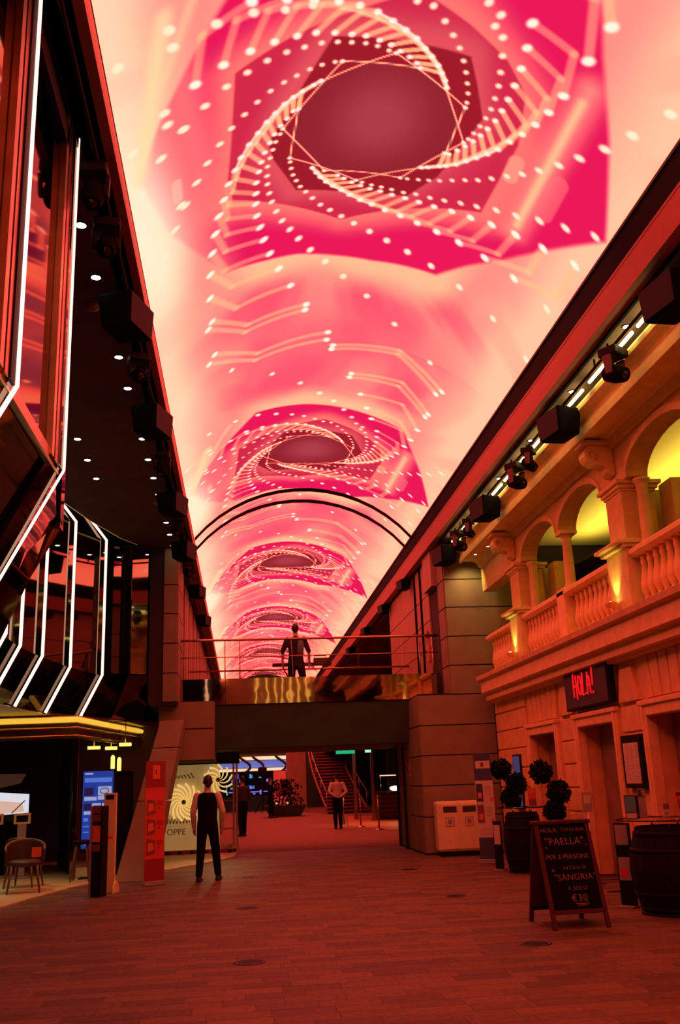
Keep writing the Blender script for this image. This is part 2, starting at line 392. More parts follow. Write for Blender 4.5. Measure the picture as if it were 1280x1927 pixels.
DOTS = [(0.32,-1.7),(0.47,-1.53),(0.59,-1.37),(0.69,-1.22),(0.77,-1.06),(0.83,-0.91),(0.88,-0.76),(0.92,-0.62),(0.94,-0.48),(0.99,-1.75),(1.08,-1.49),(1.14,-1.26),(1.18,-1.04),(1.21,-0.85),(1.22,-0.66),(1.22,-0.49),(1.2,-0.33),(1.17,-0.18),(1.13,-0.04),(1.09,0.08),(-2.34,-0.65),(-2.06,-0.82),(-1.8,-0.96),(-1.56,-1.05),(-1.34,-1.13),(-1.13,-1.18),(-0.94,-1.2),(-0.76,-1.22),(-0.59,-1.21),(-0.44,-1.19),(-0.29,-1.17),(-0.16,-1.13),(-0.03,-1.07),(-2.55,-1.05),(-2.66,-0.43),(-2.34,-0.65),(-2.59,0.98),(-2.41,0.65),(-2.23,0.35),(-2.07,0.11),(-1.9,-0.11),(-1.75,-0.29),(-1.59,-0.43),(-1.44,-0.56),(-1.29,-0.67),(-1.14,-0.75),(-1.0,-0.81),(-0.86,-0.87),(-0.73,-0.91),(-0.59,-0.93),(-1.0,0.64),(-0.98,0.77),(-0.95,0.91),(-0.9,1.04),(-0.84,1.18),(-0.76,1.31),(-0.66,1.47),(-0.54,1.64),(-0.4,1.78),(-0.23,1.94),(-0.04,2.11),(0.2,2.29),(0.47,2.47),(0.8,2.66),(1.19,2.85),(1.69,3.1),(2.35,3.4),(0.95,4.8),(0.39,4.07),(-1.15,0.08),(-1.2,0.2),(-1.23,0.33),(-1.26,0.47),(-1.29,0.62),(-1.29,0.8),(-1.28,0.97),(-1.25,1.17),(-1.21,1.37),(-1.14,1.61),(-1.05,1.86),(-0.93,2.11),(-0.79,2.38),(-0.6,2.72),(-0.35,3.08),(-0.04,3.52),(-1.03,6.76),(-0.46,7.42),(-0.05,7.97),(-1.82,5.95),(1.75,5.65),(3.11,3.7),(0.52,1.04),(0.66,1.02),(0.79,0.99),(0.92,0.95),(1.07,0.88),(1.22,0.8),(1.37,0.72),(1.52,0.6),(1.68,0.45),(1.84,0.3),(2.0,0.11),(2.18,-0.13),(2.35,-0.4),(2.55,-0.73),(2.73,-1.12),(2.95,-1.65),(-0.04,1.19),(0.09,1.24),(0.22,1.27),(0.36,1.3),(0.52,1.33),(0.68,1.32),(0.87,1.33),(1.06,1.31),(1.27,1.26),(1.48,1.21),(1.73,1.12),(1.99,1.04),(2.28,0.89),(2.61,0.72),(2.98,0.49),(2.96,2.32),(-3.01,-2.02),(-2.4,-2.04),(-3.0,-0.1),(-3.01,-0.83),(-2.47,0.59),(-2.78,1.39),(-1.27,-2.63),(-0.88,-2.41),(-0.54,-2.22),(-0.28,-2.06),(-0.04,-1.88),(0.15,-1.74),(-0.04,-3.24),(0.27,-2.86),(0.51,-2.48),(0.71,-2.15),(0.84,-1.86),(0.97,-1.6),(-1.76,-2.79),(-2.37,-2.95),(-2.38,-1.82),(-2.53,-0.86),(-1.89,-1.84),(-1.5,-1.81),(-1.17,-1.74),(-0.89,-1.73)]
HEXA = [(0.05,-1.04),(0.94,-0.4),(0.87,0.68),(-0.12,1.15),(-1.01,0.56),(-0.93,-0.55)]
HEXB = [(-0.51,-0.93),(0.57,-0.83),(1.05,0.16),(0.43,1.04),(-0.55,0.92),(-1.12,-0.0)]
D1 = [(-0.64,-1.29),(0.1,-1.21),(0.83,-1.14),(0.99,-0.77),(1.17,-0.3),(1.08,0.08),(0.88,0.88),(0.57,1.4),(-0.16,1.41),(-0.89,1.24),(-1.22,0.51),(-1.29,0.19),(-0.92,-0.65)]
D2 = [(-1.70,-1.1),(-1.03,-1.40),(-0.32,-1.66),(0.17,-1.86),(0.74,-1.54),(1.21,-1.22),(1.52,-0.86),(1.66,-0.1),(1.56,1.29),(0.45,1.73),(-0.23,2.02),(-1.3,1.33),(-1.84,0.98),(-1.76,0.0)]
D3 = [(-2.98,-0.3),(-2.70,-0.85),(-2.13,-1.62),(-1.62,-2.3),(-1.31,-2.79),(-0.28,-2.70),(0.71,-2.53),(1.82,-2.35),(2.08,-1.75),(2.55,-0.85),(3.12,0.43),(2.6,1.21),(2.05,2.05),(1.67,2.51),(1.3,3.03),(0.33,3.03),(-0.23,2.92),(-0.78,2.78),(-1.26,2.75),(-1.88,2.66),(-2.67,0.98)]
XC, RV, ZC = 1.63, 3.6, 5.3              # vault axis and radius
SMAX, PERIOD = 3.16, 11.2

def led_tile():
    NS, NV = 352, 624
    s1 = np.linspace(-SMAX, SMAX, NS); v1 = np.linspace(-PERIOD / 2, PERIOD / 2, NV)
    S, V = np.meshgrid(s1, v1)
    def sstep(a, b, x):
        t = np.clip((x - a) / (b - a), 0, 1); return t * t * (3 - 2 * t)
    def sd(poly, S, V):
        d = np.full(S.shape, 1e9); ins = np.zeros(S.shape, bool); n = len(poly)
        for i in range(n):
            (ax, ay), (bx, by) = poly[i], poly[(i + 1) % n]
            ex, ey = bx - ax, by - ay
            t = np.clip(((S - ax) * ex + (V - ay) * ey) / (ex * ex + ey * ey), 0, 1)
            d = np.minimum(d, np.hypot(S - ax - t * ex, V - ay - t * ey))
            c = ((ay > V) != (by > V)) & (S < (bx - ax) * (V - ay) / (by - ay + 1e-12) + ax)
            ins ^= c
        return np.where(ins, -d, d)
    C = lambda *c: np.array(c, float)
    def mix(a, b, t): return a * (1 - t[..., None]) + b * t[..., None]
    full = lambda c: np.broadcast_to(c, S.shape + (3,)).copy()
    d3 = np.minimum(sd(D3, S, V), np.minimum(sd([(x, y - PERIOD) for x, y in D3], S, V), sd([(x, y + PERIOD) for x, y in D3], S, V)))
    d2 = sd(D2, S, V); d1 = sd(D1, S, V)
    dh = np.maximum(sd(HEXA, S, V), sd(HEXB, S, V))
    wob = 0.25 * np.sin(1.7 * S + 0.9 * V) + 0.18 * np.sin(2.9 * S - 1.6 * V + 1.0) + 0.12 * np.sin(5.1 * S + 0.7 * V + 2.0)
    # outside the big hexagon: peach near it and along the edges, pink between
    img = mix(full(C(253, 190, 146)), C(243, 104, 116), sstep(0.15, 1.15, d3 + 0.35 * wob))
    img = mix(img, C(248, 140, 130), sstep(1.2, 2.2, np.abs(S) + 0.5 * wob))
    img = mix(img, C(254, 200, 160), sstep(1.9, 3.0, np.abs(S) + 0.3 * wob))
    phi = np.arctan2(V, S + 1e-6); rad = np.hypot(S, V)
    streak = 0.5 + 0.5 * np.sin(13 * phi + 2.2 * np.sin(3 * phi + 0.6 * rad))
    win = sstep(5.5, 4.2, np.abs(V))
    img = mix(img, C(236, 72, 104), 0.55 * win * sstep(0.55, 0.95, streak) * sstep(0.3, 1.2, d3) * sstep(2.9, 1.6, np.abs(S)))
    img = mix(img, C(252, 165, 140), 0.45 * win * sstep(0.45, 0.05, streak) * sstep(0.2, 0.9, d3))
    blob = np.sin(2.3 * S + 1.1 * V + 0.7) * np.sin(1.3 * V - 0.8 * S + 2.1) + 0.5 * np.sin(4.1 * S - 2.2 * V)
    img = mix(img, C(238, 84, 110), 0.5 * sstep(0.25, 1.0, blob) * sstep(0.5, 1.3, d3) * sstep(2.6, 1.5, np.abs(S)))
    # inside the big hexagon
    hot = mix(full(C(241, 118, 112)), C(236, 24, 88), sstep(0.0, 0.62, d2 + 0.15 * wob))
    hot = mix(hot, C(240, 130, 124), 0.8 * sstep(1.75, 2.3, -S + 0.12 * V + 0.25 * wob))
    img = mix(img, hot, sstep(0.05, -0.05, d3))
    cr = mix(full(C(226, 80, 92)), C(213, 42, 74), sstep(0.0, 0.45, d1 + 0.3 * wob))
    img = mix(img, cr, sstep(0.02, -0.02, d2))
    img = mix(img, C(162, 27, 43), sstep(0.015, -0.015, d1))
    core = mix(full(C(174, 62, 74)), C(150, 36, 47), sstep(0.1, 0.85, np.hypot(S, V * 0.8)))
    img = mix(img, core, sstep(0.015, -0.015, dh))
    # cream glow along the left edge
    img = mix(img, C(255, 240, 205), sstep(2.25, 3.1, -S + 0.15 * np.sin(1.1 * V)) * (0.35 + 0.65 * sstep(-2.6, 0.3, V) * sstep(3.6, 1.2, V)))
    # soft slanting beams on the right
    def soft(ax, ay, bx, by, w, blur, col, al):
        nonlocal img
        ex, ey = bx - ax, by - ay
        t = np.clip(((S - ax) * ex + (V - ay) * ey) / (ex * ex + ey * ey), 0, 1)
        d = np.hypot(S - ax - t * ex, V - ay - t * ey)
        img = mix(img, np.array(col, float), al * sstep(w + blur, w - blur * 0.3, d))
    soft(2.12, -1.3, 2.05, 1.35, 0.06, 0.30, (250, 165, 135), 0.8)
    soft(2.10, -1.1, 2.05, 1.2, 0.02, 0.09, (255, 205, 150), 0.8)
    soft(1.72, 0.15, 1.72, 0.45, 0.09, 0.03, (246, 160, 135), 0.75)
    soft(2.28, 0.15, 2.28, 0.75, 0.12, 0.04, (244, 120, 120), 0.6)
    soft(-2.50, 0.15, -2.50, 0.45, 0.06, 0.03, (250, 200, 170), 0.6)
    soft(-2.45, -2.2, -2.95, -0.4, 0.05, 0.14, (255, 225, 165), 0.7)
    soft(-1.9, -2.7, -2.6, -1.3, 0.02, 0.10, (255, 215, 160), 0.5)
    def paint(x0, x1, y0, y1, fn):
        for k in (-PERIOD, 0, PERIOD):
            i0, i1 = np.searchsorted(s1, [x0, x1]); j0, j1 = np.searchsorted(v1, [y0 + k, y1 + k])
            if i1 > i0 and j1 > j0:
                sl = (slice(j0, j1), slice(i0, i1))
                col, a = fn(S[sl], V[sl] - k)
                img[sl] = img[sl] * (1 - a[..., None]) + col * a[..., None]
    def line(p, q, w, col, al, blur=0.012):
        (ax, ay), (bx, by) = p, q; m = w + blur + 0.03
        def fn(s, v):
            ex, ey = bx - ax, by - ay
            t = np.clip(((s - ax) * ex + (v - ay) * ey) / (ex * ex + ey * ey + 1e-9), 0, 1)
            d = np.hypot(s - ax - t * ex, v - ay - t * ey)
            return np.array(col, float), al * sstep(w + blur, w - blur, d)
        paint(min(ax, bx) - m, max(ax, bx) + m, min(ay, by) - m, max(ay, by) + m, fn)
    def dot(p, r, col=(255, 250, 226), al=1.0):
        x, y = p; m = r * 2.2 + 0.03; rr = math.hypot(x, y) + 1e-6
        ux, uy = x / rr, y / rr
        st = 1.0 + 0.5 * min(1, max(0, rr - 1.4))
        def fn(s, v):
            a = (s - x) * ux + (v - y) * uy; b = -(s - x) * uy + (v - y) * ux
            d = np.hypot(a / st, b)
            return np.array(col, float), al * sstep(r * 1.35 + 0.006, r * 0.6, d)
        paint(x - m, x + m, y - m, y + m, fn)
    for hx in (HEXA, HEXB):
        for i in range(6): line(hx[i], hx[(i + 1) % 6], 0.008, (255, 215, 165), 0.95, 0.008)
        for p in hx: dot(p, 0.026)
    for arm in (OUT0, OUT1, TL, RT, BL, BR):
        for a, c, b in arm:
            r = min(3.2, math.hypot(*c)); al = 0.5 + 0.45 * min(1, max(0, (2.2 - r) / 1.2))
            if arm is OUT0 or arm is OUT1: al = 0.55
            w = 0.011 + 0.015 * r
            bl = 0.010 + 0.012 * max(0, r - 1.2)
            line(a, c, w, (252, 196, 140), al, bl); line(c, b, w, (252, 200, 145), al, bl)
    for arm in (OUT0, OUT1, TL, RT, BL, BR):
        for a, c, b in arm:
            for p in (a, b): dot(p, 0.012 + 0.0155 * min(2.6, math.hypot(*p)))
    for arm in (TL, RT, BL, BR):          # bright rims where the arms run into the core
        for (a, c, b), (a2, c2, b2) in zip(arm[5:], arm[6:]):
            line(b, b2, 0.012, (238, 244, 236), 0.9, 0.010); line(c, c2, 0.006, (255, 238, 205), 0.6, 0.008)
        for a, c, b in arm[7:]: dot(a, 0.02, (240, 244, 236)); dot(b, 0.024, (240, 246, 240))
    for p in DOTS: dot(p, 0.008 + 0.0155 * min(2.6, math.hypot(*p)), (255, 240, 205))
    g = np.clip(img / 255.0, 0, 1)
    lin = np.where(g <= 0.04045, g / 12.92, ((g + 0.055) / 1.055) ** 2.4)
    lin[..., 0] *= 1.0 + LED_RED * sstep(0.70, 0.92, lin[..., 0]) * sstep(0.02, 0.30, lin[..., 1])
    me = bpy.data.meshes.new('screen_panel')
    th = S / RV
    co = np.stack([XC + RV * np.sin(th), V, ZC + RV * np.cos(th)], -1).reshape(-1, 3)
    idx = np.arange(NS * NV).reshape(NV, NS)
    q = np.stack([idx[:-1, :-1], idx[:-1, 1:], idx[1:, 1:], idx[1:, :-1]], -1).reshape(-1, 4)
    me.vertices.add(len(co)); me.vertices.foreach_set('co', co.ravel())
    me.loops.add(q.size); me.loops.foreach_set('vertex_index', q.ravel())
    me.polygons.add(len(q)); me.polygons.foreach_set('loop_start', np.arange(0, q.size, 4)); me.polygons.foreach_set('loop_total', np.full(len(q), 4))
    me.polygons.foreach_set('use_smooth', np.ones(len(q), bool))
    me.update(calc_edges=True)
    ca = me.color_attributes.new('picture', 'FLOAT_COLOR', 'POINT')
    rgba = np.concatenate([lin.reshape(-1, 3), np.ones((NS * NV, 1))], 1)
    ca.data.foreach_set('color', rgba.ravel().astype(np.float32))
    me.materials.append(MATS['led'])
    return me
LED_RED = 3.5
ved = thing('ceiling_screen', 'long curved LED ceiling screen showing pink spiralling hexagons', 'screen', (XC, 0, 0))
_tile = led_tile()
for k in range(-2, 6):
    o = inst('screen_panel', _tile, (-XC, 9.14 + PERIOD * k, 0), ved)
def arch_pts(y, r, n=28, a=50.3):
    return [(XC + r * math.sin(math.radians(t)), y, ZC + r * math.cos(math.radians(t))) for t in np.linspace(-a, a, n)]
for y in (23.25, 24.25):
    b = MB()
    for p, q in zip(arch_pts(y, RV - 0.02, 16), arch_pts(y, RV - 0.02, 16)[1:]):
        b.hexa([(p[0], y - 0.045, p[2]), (p[0], y + 0.045, p[2]), (q[0], y + 0.045, q[2]), (q[0], y - 0.045, q[2])],
               [(p[0], y - 0.045, p[2] - 0.07), (p[0], y + 0.045, p[2] - 0.07), (q[0], y + 0.045, q[2] - 0.07), (q[0], y - 0.045, q[2] - 0.07)])
    b.build('arch_rib', 'matte_black', ved, world=True)

# ------------------------------------------------------------------ floor
Y0, Y1, PX, PY = 5.6, 24.0, 0.46, 0.20
slab = struct(MB().box(-9, 12, -14, 80, -0.30, -0.014).build('floor', 'grout'))
pm = MB(); pm.box(-PX / 2 + 0.0015, PX / 2 - 0.0015, -PY / 2 + 0.0015, PY / 2 - 0.0015, -0.014, 0)
pme = pm.mesh('plank', 'plank')
spots = []
rng = random.Random(3)
j = 0; y = Y0
while y < Y1:
    off = rng.uniform(0, PX); x = -5.2 + off
    while x < 5.55:
        if not (x < -3.6 and y > 13): spots.append((x, y))
        x += PX
    y += PY
inview = [p for p in spots if -0.262 < p[0] / (p[1]) < 0.47 and p[1] > 6.4]
inview.sort(key=lambda p: p[1] ** 2 + 0.2 * p[0] ** 2)
near = set(inview[:300])
for p in near: inst('plank', pme, (p[0], p[1], rng.uniform(-0.0012, 0.0)), slab)
rest = MB()
for x, y in spots:
    if (x, y) not in near:
        dz = rng.uniform(-0.0012, 0)
        rest.box(x - PX / 2 + 0.0015, x + PX / 2 - 0.0015, y - PY / 2 + 0.0015, y + PY / 2 - 0.0015, -0.014, dz)
ro = rest.build('planking', 'plank', slab); ro['kind'] = 'stuff'
# far carpet behind the footbridge and pale tiles of the shop
struct(MB().box(-9, 12, Y1 + 0.1, 80, -0.012, 0.002).build('floor', 'carpet'))
shop_edge = [(-9, 14.0), (-3.62, 14.0), (-3.43, 14.9), (-3.18, 16.1), (-2.86, 17.4), (-2.45, 18.4), (-1.75, 19.6), (-0.85, 21.2), (-0.2, 22.8), (-0.1, 24.4), (-9, 24.4)]
struct(MB().ext_z(shop_edge, -0.012, 0.02).build('floor', 'shop_tile'))
GR = [(0.06, 9.46), (2.78, 9.56), (2.89, 13.6), (0.06, 13.46), (2.97, 17.8), (0.11, 17.82), (5.0, 13.15), (5.12, 14.2)]
gl = ['nearest on the left, below the foot of the picture centre', 'nearest on the right, in front of the chalkboard', 'on the right, between chalkboard and bin', 'second from the front on the left', 'far one on the right, in front of the footbridge', 'far one on the left, beside the standing man', 'beside the right barrel, close to its foot', 'at the foot of the stone door pier']
for (x, y), l in zip(GR, gl):
    t = thing('floor_grate', 'round dark metal floor grate ' + l, 'floor grate', (x, y, 0), 0, 'round floor grates')
    MB().lathe([(0.15, 0.0005), (0.15, 0.004), (0.12, 0.004), (0.12, 0.0015), (0.119, 0.0015)], 24).build('rim', 'grate', t)
    b = MB()
    for k in range(-4, 5):
        h = math.sqrt(max(0, 0.118 ** 2 - (k * 0.026) ** 2)); b.box(-h, h, k * 0.026 - 0.006, k * 0.026 + 0.006, 0.0015, 0.0035)
    b.build('bars', 'grate', t)

# ------------------------------------------------------------------ ceilings beside the screen
YN, YF = -14.0, 70.0
ceil = struct(MB().box(4.45, 12, YN, 20.9, 6.80, 6.9).build('ceiling', 'soffit'))
struct(MB().box(4.45, 12, 20.9, YF, 6.80, 6.9).build('ceiling', 'soffit'))
lc = [(-1.12, YN), (-1.12, 21.5), (-2.1, 21.0), (-2.55, 20.1), (-3.0, 18.6), (-3.35, 17.0), (-3.6, 15.2), (-3.7, 13.0), (-3.7, YN)]
struct(MB().ext_z(lc[::-1], 6.78, 6.84).build('ceiling', 'soffit'))
struct(MB().box(-9, -1.12, 21.5, YF, 6.8, 6.9).build('ceiling', 'soffit'))
struct(MB().box(-9, -1.5, YN, 23.0, 7.35, 7.45).build('ceiling', 'black'))
# yellow cove glowing behind the curved soffit edge
cv = thing('cove_strip', 'thin yellow light line along curved edge of dark left soffit', 'light strip', (-3.0, 18.6, 6.78))
MB().tube([(x - 0.015, y + 0.0, 6.80) for x, y in [(-3.45, 16.3), (-3.35, 17.0), (-3.0, 18.6), (-2.55, 20.1), (-2.25, 20.7)]], 0.018, 6).build('tube', 'cove_dim', cv, world=True)
# beams at the screen edges
ct = [(-1.035, 6.78), (-1.14, 7.55), (-1.30, 7.55), (-1.30, 6.78)]
struct(MB().ext_y(ct, YN, YF).build('trim_1', 'red_paint'))
struct(MB().box(4.42, 4.62, YN, YF, 7.18, 7.62).build('trim_2', 'matte_black'))
struct(MB().box(4.40, 4.56, YN, YF, 6.79, 7.16).build('trim_3', 'red_paint'))
struct(MB().box(4.395, 4.43, YN, YF, 7.15, 7.185).build('trim_4', 'red_paint'))
struct(MB().ext_y([(4.40, 7.56), (4.50, 7.56), (4.50, 7.72), (4.40, 7.72)], YN, YF).build('trim_5', 'black'))
struct(MB().box(4.56, 4.60, YN, 20.9, 6.76, 6.80).build('trim_6', 'matte_black'))
# ------------------------------------------------------------------ right-hand stone house front
XW = 5.56
doors = [(16.54, 18.09), (13.81, 15.39), (11.08, 12.63), (8.35, 9.90)]
wr = MB()
ys = [20.62] + [v for d in doors for v in (d[1], d[0])] + [-6.0]
for i in range(0, len(ys), 2): wr.box(XW, 6.4, ys[i + 1], ys[i], 0, 3.3)
for a, b in doors: wr.box(XW, 6.4, a, b, 2.28, 3.3)
wall_r = struct(wr.build('wall_right', 'stone'))
for a, b in [(18.34, 20.60), (15.52, 16.36), (12.80, 13.63), (10.05, 10.92), (-2, 8.2)]:
    z = 0.17; k = 0
    while z < 2.4:
        cut = [a, b] if b - a < 1.5 else ([a, (a + b) / 2 + (0.3 if k % 2 else -0.25), b])
        for c0, c1 in zip(cut, cut[1:]):
            MB().box(5.52, XW + 0.01, c0 + 0.008, c1 - 0.008, z + 0.02, min(z + 0.375, 2.46)).build('stone_block', 'stone', wall_r, bevel=0.012)
        z += 0.38; k += 1
    if b - a > 1.5:
        for c0, c1 in zip(cut, cut[1:]):
            MB().box(5.52, XW + 0.01, c0 + 0.008, c1 - 0.008, 2.85, 3.12).build('stone_block', 'stone', wall_r, bevel=0.012)
            MB().box(5.52, XW + 0.01, c0 + 0.008, c1 - 0.008, 2.47, 2.82).build('stone_block', 'stone', wall_r, bevel=0.012)
    else:      # tapering keystone over each pier
        m = (a + b) / 2
        MB().ext_x([(m - 0.36, 2.50), (m + 0.36, 2.50), (m + 0.2, 2.98), (m - 0.2, 2.98)], 5.49, XW + 0.01).build('keystone', 'stone', wall_r, bevel=0.012)
for a, b in doors:
    n = 6; w = (b - a + 0.1) / n; m = (a + b) / 2
    for i in range(n):
        y0 = a - 0.05 + i * w; t = ((y0 + w / 2) - m) * 0.12
        MB().ext_x([(y0 + 0.012, 2.50), (y0 + w - 0.012, 2.50), (y0 + w - 0.012 + t, 3.12), (y0 + 0.012 + t, 3.12)], 5.52, XW + 0.01).build('voussoir', 'stone', wall_r, bevel=0.008)
for a, b, c0, c1 in [(18.09, 20.6, 0, 0), (15.39, 16.54, 0, 0), (12.63, 13.81, 0, 0)]:
    struct(MB().box(5.48, XW + 0.01, a + 0.02, b - 0.02, 0, 0.17).build('baseboard_right', 'stone'))
mat('door_wood', (0.30, 0.17, 0.09), 0.5, var=0.2, scale=4)
for i, (a, b) in enumerate(doors[:3]):
    d = struct(thing('door_%d' % (i + 1), ['open stone doorway nearest the grey tower', 'open stone doorway under the red neon sign', 'open stone doorway at the right picture edge'][i], 'doorway', (5.52, (a + b) / 2, 0)))
    for y0, y1 in ((a - 0.15, a + 0.02), (b - 0.02, b + 0.15)):
        MB().box(5.46, 5.62, y0, y1, 0, 2.44).build('jamb', 'stone_pale', d, bevel=0.015, world=True)
        MB().box(5.44, 5.50, y0 + 0.05, y1 - 0.05, 0, 2.44).build('moulding', 'stone_pale', d, bevel=0.01, world=True)
    MB().box(5.46, 5.62, a + 0.02, b - 0.02, 2.26, 2.44).build('lintel', 'stone_pale', d, bevel=0.015, world=True)
    MB().box(5.43, 5.52, a - 0.17, b + 0.17, 2.40, 2.47).build('moulding', 'stone_pale', d, bevel=0.012, world=True)
    MB().box(5.84, 5.90, a + 0.0, b - 0.0, 0, 2.27).build('door_leaf', 'door_wood', d, world=True)
    MB().box(5.82, 5.85, a + 0.12, (a + b) / 2 - 0.05, 0.25, 2.1).build('door_panel', 'door_wood', d, bevel=0.02, world=True)
    MB().box(5.82, 5.85, (a + b) / 2 + 0.05, b - 0.12, 0.25, 2.1).build('door_panel', 'door_wood', d, bevel=0.02, world=True)

# balcony ledge
led = [(5.80, 3.08), (5.42, 3.08), (5.40, 3.12), (5.31, 3.13), (5.30, 3.25), (5.23, 3.27), (5.21, 3.29), (5.21, 3.53), (5.13, 3.56), (5.11, 3.64), (5.80, 3.64)]
struct(MB().ext_y(led, -6, 20.45).build('trim_7', 'stone_pale'))
# balustrade
bal = thing('balustrade', 'carved stone balustrade along the balcony of the right house front', 'balustrade', (5.52, 14, 3.64))
for _y0, _y1 in ((-6, 7.03), (7.85, 12.31), (13.13, 17.56), (18.38, 20.38)):
    MB().box(5.40, 5.64, _y0, _y1, 3.64, 3.72).build('plinth', 'stone_pale', bal, bevel=0.012, world=True)
    MB().ext_y([(5.42, 4.40), (5.64, 4.40), (5.66, 4.44), (5.66, 4.50), (5.62, 4.53), (5.42, 4.53), (5.38, 4.50), (5.38, 4.44)], _y0, _y1).build('top_rail', 'stone_pale', bal, world=True)
MB().box(5.64, 7.4, 20.13, 20.35, 3.64, 3.72).build('plinth', 'stone_pale', bal, bevel=0.012, world=True)
MB().box(5.64, 7.4, 20.11, 20.37, 4.40, 4.53).build('top_rail', 'stone_pale', bal, bevel=0.012, world=True)
bp = [(0.045, 0), (0.055, 0.03), (0.055, 0.07), (0.035, 0.09), (0.045, 0.12), (0.075, 0.20), (0.078, 0.26), (0.06, 0.36), (0.038, 0.48), (0.032, 0.54), (0.045, 0.57), (0.045, 0.60), (0.035, 0.62), (0.05, 0.65), (0.055, 0.68)]
bme = MB().lathe(bp, 12).mesh('baluster', 'stone_pale')
PIER = [17.97, 12.72, 7.44]; MID = [15.30, 10.06]
y = 5.0
while y < 20.25:
    if all(abs(y - p) > 0.46 for p in PIER) and all(abs(y - p) > 0.26 for p in MID):
        inst('baluster', bme, (0, y - 14, 0.08), bal)
    y += 0.205
for k in range(7): inst('baluster', bme, (0.22 + 0.2 * k, 6.24, 0.08), bal)
for p in MID: MB().box(5.38, 5.66, p - 0.19, p + 0.19, 3.64, 4.54).build('pedestal', 'stone_pale', bal, bevel=0.015, world=True)

# piers with engaged columns
colp = [(0.12, 0), (0.12, 0.05), (0.10, 0.08), (0.088, 0.12), (0.085, 0.5), (0.076, 0.82), (0.09, 0.84), (0.08, 0.87), (0.10, 0.93), (0.125, 0.95), (0.125, 0.99)]
cme = MB().lathe(colp, 18).mesh('round_column', 'stone_pale_lamplit')
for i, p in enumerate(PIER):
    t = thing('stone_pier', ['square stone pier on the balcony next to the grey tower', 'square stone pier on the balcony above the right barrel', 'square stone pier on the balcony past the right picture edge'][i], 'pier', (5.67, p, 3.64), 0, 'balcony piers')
    b = MB(); b.box(-0.31, 0.30, -0.36, 0.36, 0, 0.92); b.build('pedestal', 'stone_pale_lamplit', t, bevel=0.015)
    b = MB(); b.box(-0.38, 0.32, -0.41, 0.41, 0.92, 0.97); b.box(-0.46, 0.34, -0.45, 0.45, 0.97, 1.02); b.box(-0.30, 0.29, -0.34, 0.34, 1.02, 1.07); b.build('base_moulding', 'stone_pale_lamplit', t, bevel=0.01)
    b = MB(); b.box(-0.25, 0.25, -0.29, 0.29, 1.07, 1.78); b.build('shaft', 'stone_lamplit', t, bevel=0.012)
    b = MB(); b.box(-0.27, 0.27, -0.31, 0.31, 1.76, 1.80); b.box(-0.30, 0.30, -0.34, 0.34, 1.80, 1.86); b.box(-0.34, 0.34, -0.38, 0.38, 1.86, 1.92); b.build('capital', 'stone_pale_lamplit', t, bevel=0.012)
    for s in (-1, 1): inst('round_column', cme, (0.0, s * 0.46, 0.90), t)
    for s in (-1, 1): MB().box(0.42, 0.75, s * 0.3 - 0.2, s * 0.3 + 0.2, 0, 1.9).build('rear_shaft', 'stone_lamplit', t)
for i, p in enumerate(MID):
    t = thing('stone_column', ['slim round stone column between two arches of the balcony', 'slim round stone column past the right picture edge'][i], 'column', (5.60, p, 4.54), 0, 'balcony columns')
    MB().lathe(colp, 20).build('shaft', 'stone_pale_lamplit', t)
    MB().box(-0.14, 0.14, -0.14, 0.14, -0.005, 0.05).build('base', 'stone_pale_lamplit', t, bevel=0.01)
    MB().box(-0.15, 0.15, -0.15, 0.15, 0.955, 1.02).build('capital', 'stone_pale_lamplit', t, bevel=0.01)

# arcade wall over the columns
def arcade(y_lo, y_hi):
    prof = [(y_lo, 5.56)]
    m = 10
    e0, e1 = y_lo + 0.50, y_hi
    c = (e0 + e1 - 0.08) / 2; h = (e1 - 0.08 - e0) / 2
    arc = [(c - h * math.cos(math.pi * k / 14), 5.56 + 0.40 * math.sin(math.pi * k / 14)) for k in range(15)]
    return [(y_lo, 6.24), (y_lo, 5.56)] + arc + [(y_hi, 5.56), (y_hi, 6.24)], arc
wa = MB(); arcs = []
def wall_span(pa, pb, flip):
    """arched wall between pier pa and mid column pb (pb < pa when flip)"""
    lo, hi = (min(pa, pb), max(pa, pb))
    if flip: e0, e1 = lo + 0.09, hi - 0.50
    else: e0, e1 = lo + 0.50, hi - 0.09
    c = (e0 + e1) / 2; h = (e1 - e0) / 2
    arc = [(c - h * math.cos(math.pi * k / 16), 5.56 + 0.42 * math.sin(math.pi * k / 16)) for k in range(17)]
    wa.ext_x([(lo, 6.24), (lo, 5.56)] + arc + [(hi, 5.56), (hi, 6.24)], 5.46, 5.76)
    arcs.append(arc)
wall_span(17.97, 15.30, True); wall_span(12.72, 15.30, False)
wall_span(12.72, 10.06, True); wall_span(7.44, 10.06, False)
wa.box(5.46, 5.76, 17.97, 20.6, 5.56, 6.24); wa.box(5.46, 5.76, -6, 7.44, 5.56, 6.24)
wu = struct(wa.build('wall_arcade', 'stone_lamplit'))
for arc in arcs:
    b = MB()
    for (ya, za), (yb, zb) in zip(arc, arc[1:]):
        b.hexa([(5.43, ya, za), (5.43, yb, zb), (5.43, yb, zb + 0.10), (5.43, ya, za + 0.10)], [(5.47, ya, za), (5.47, yb, zb), (5.47, yb, zb + 0.10), (5.47, ya, za + 0.10)])
    b.build('archivolt', 'stone_pale_lamplit', wu)
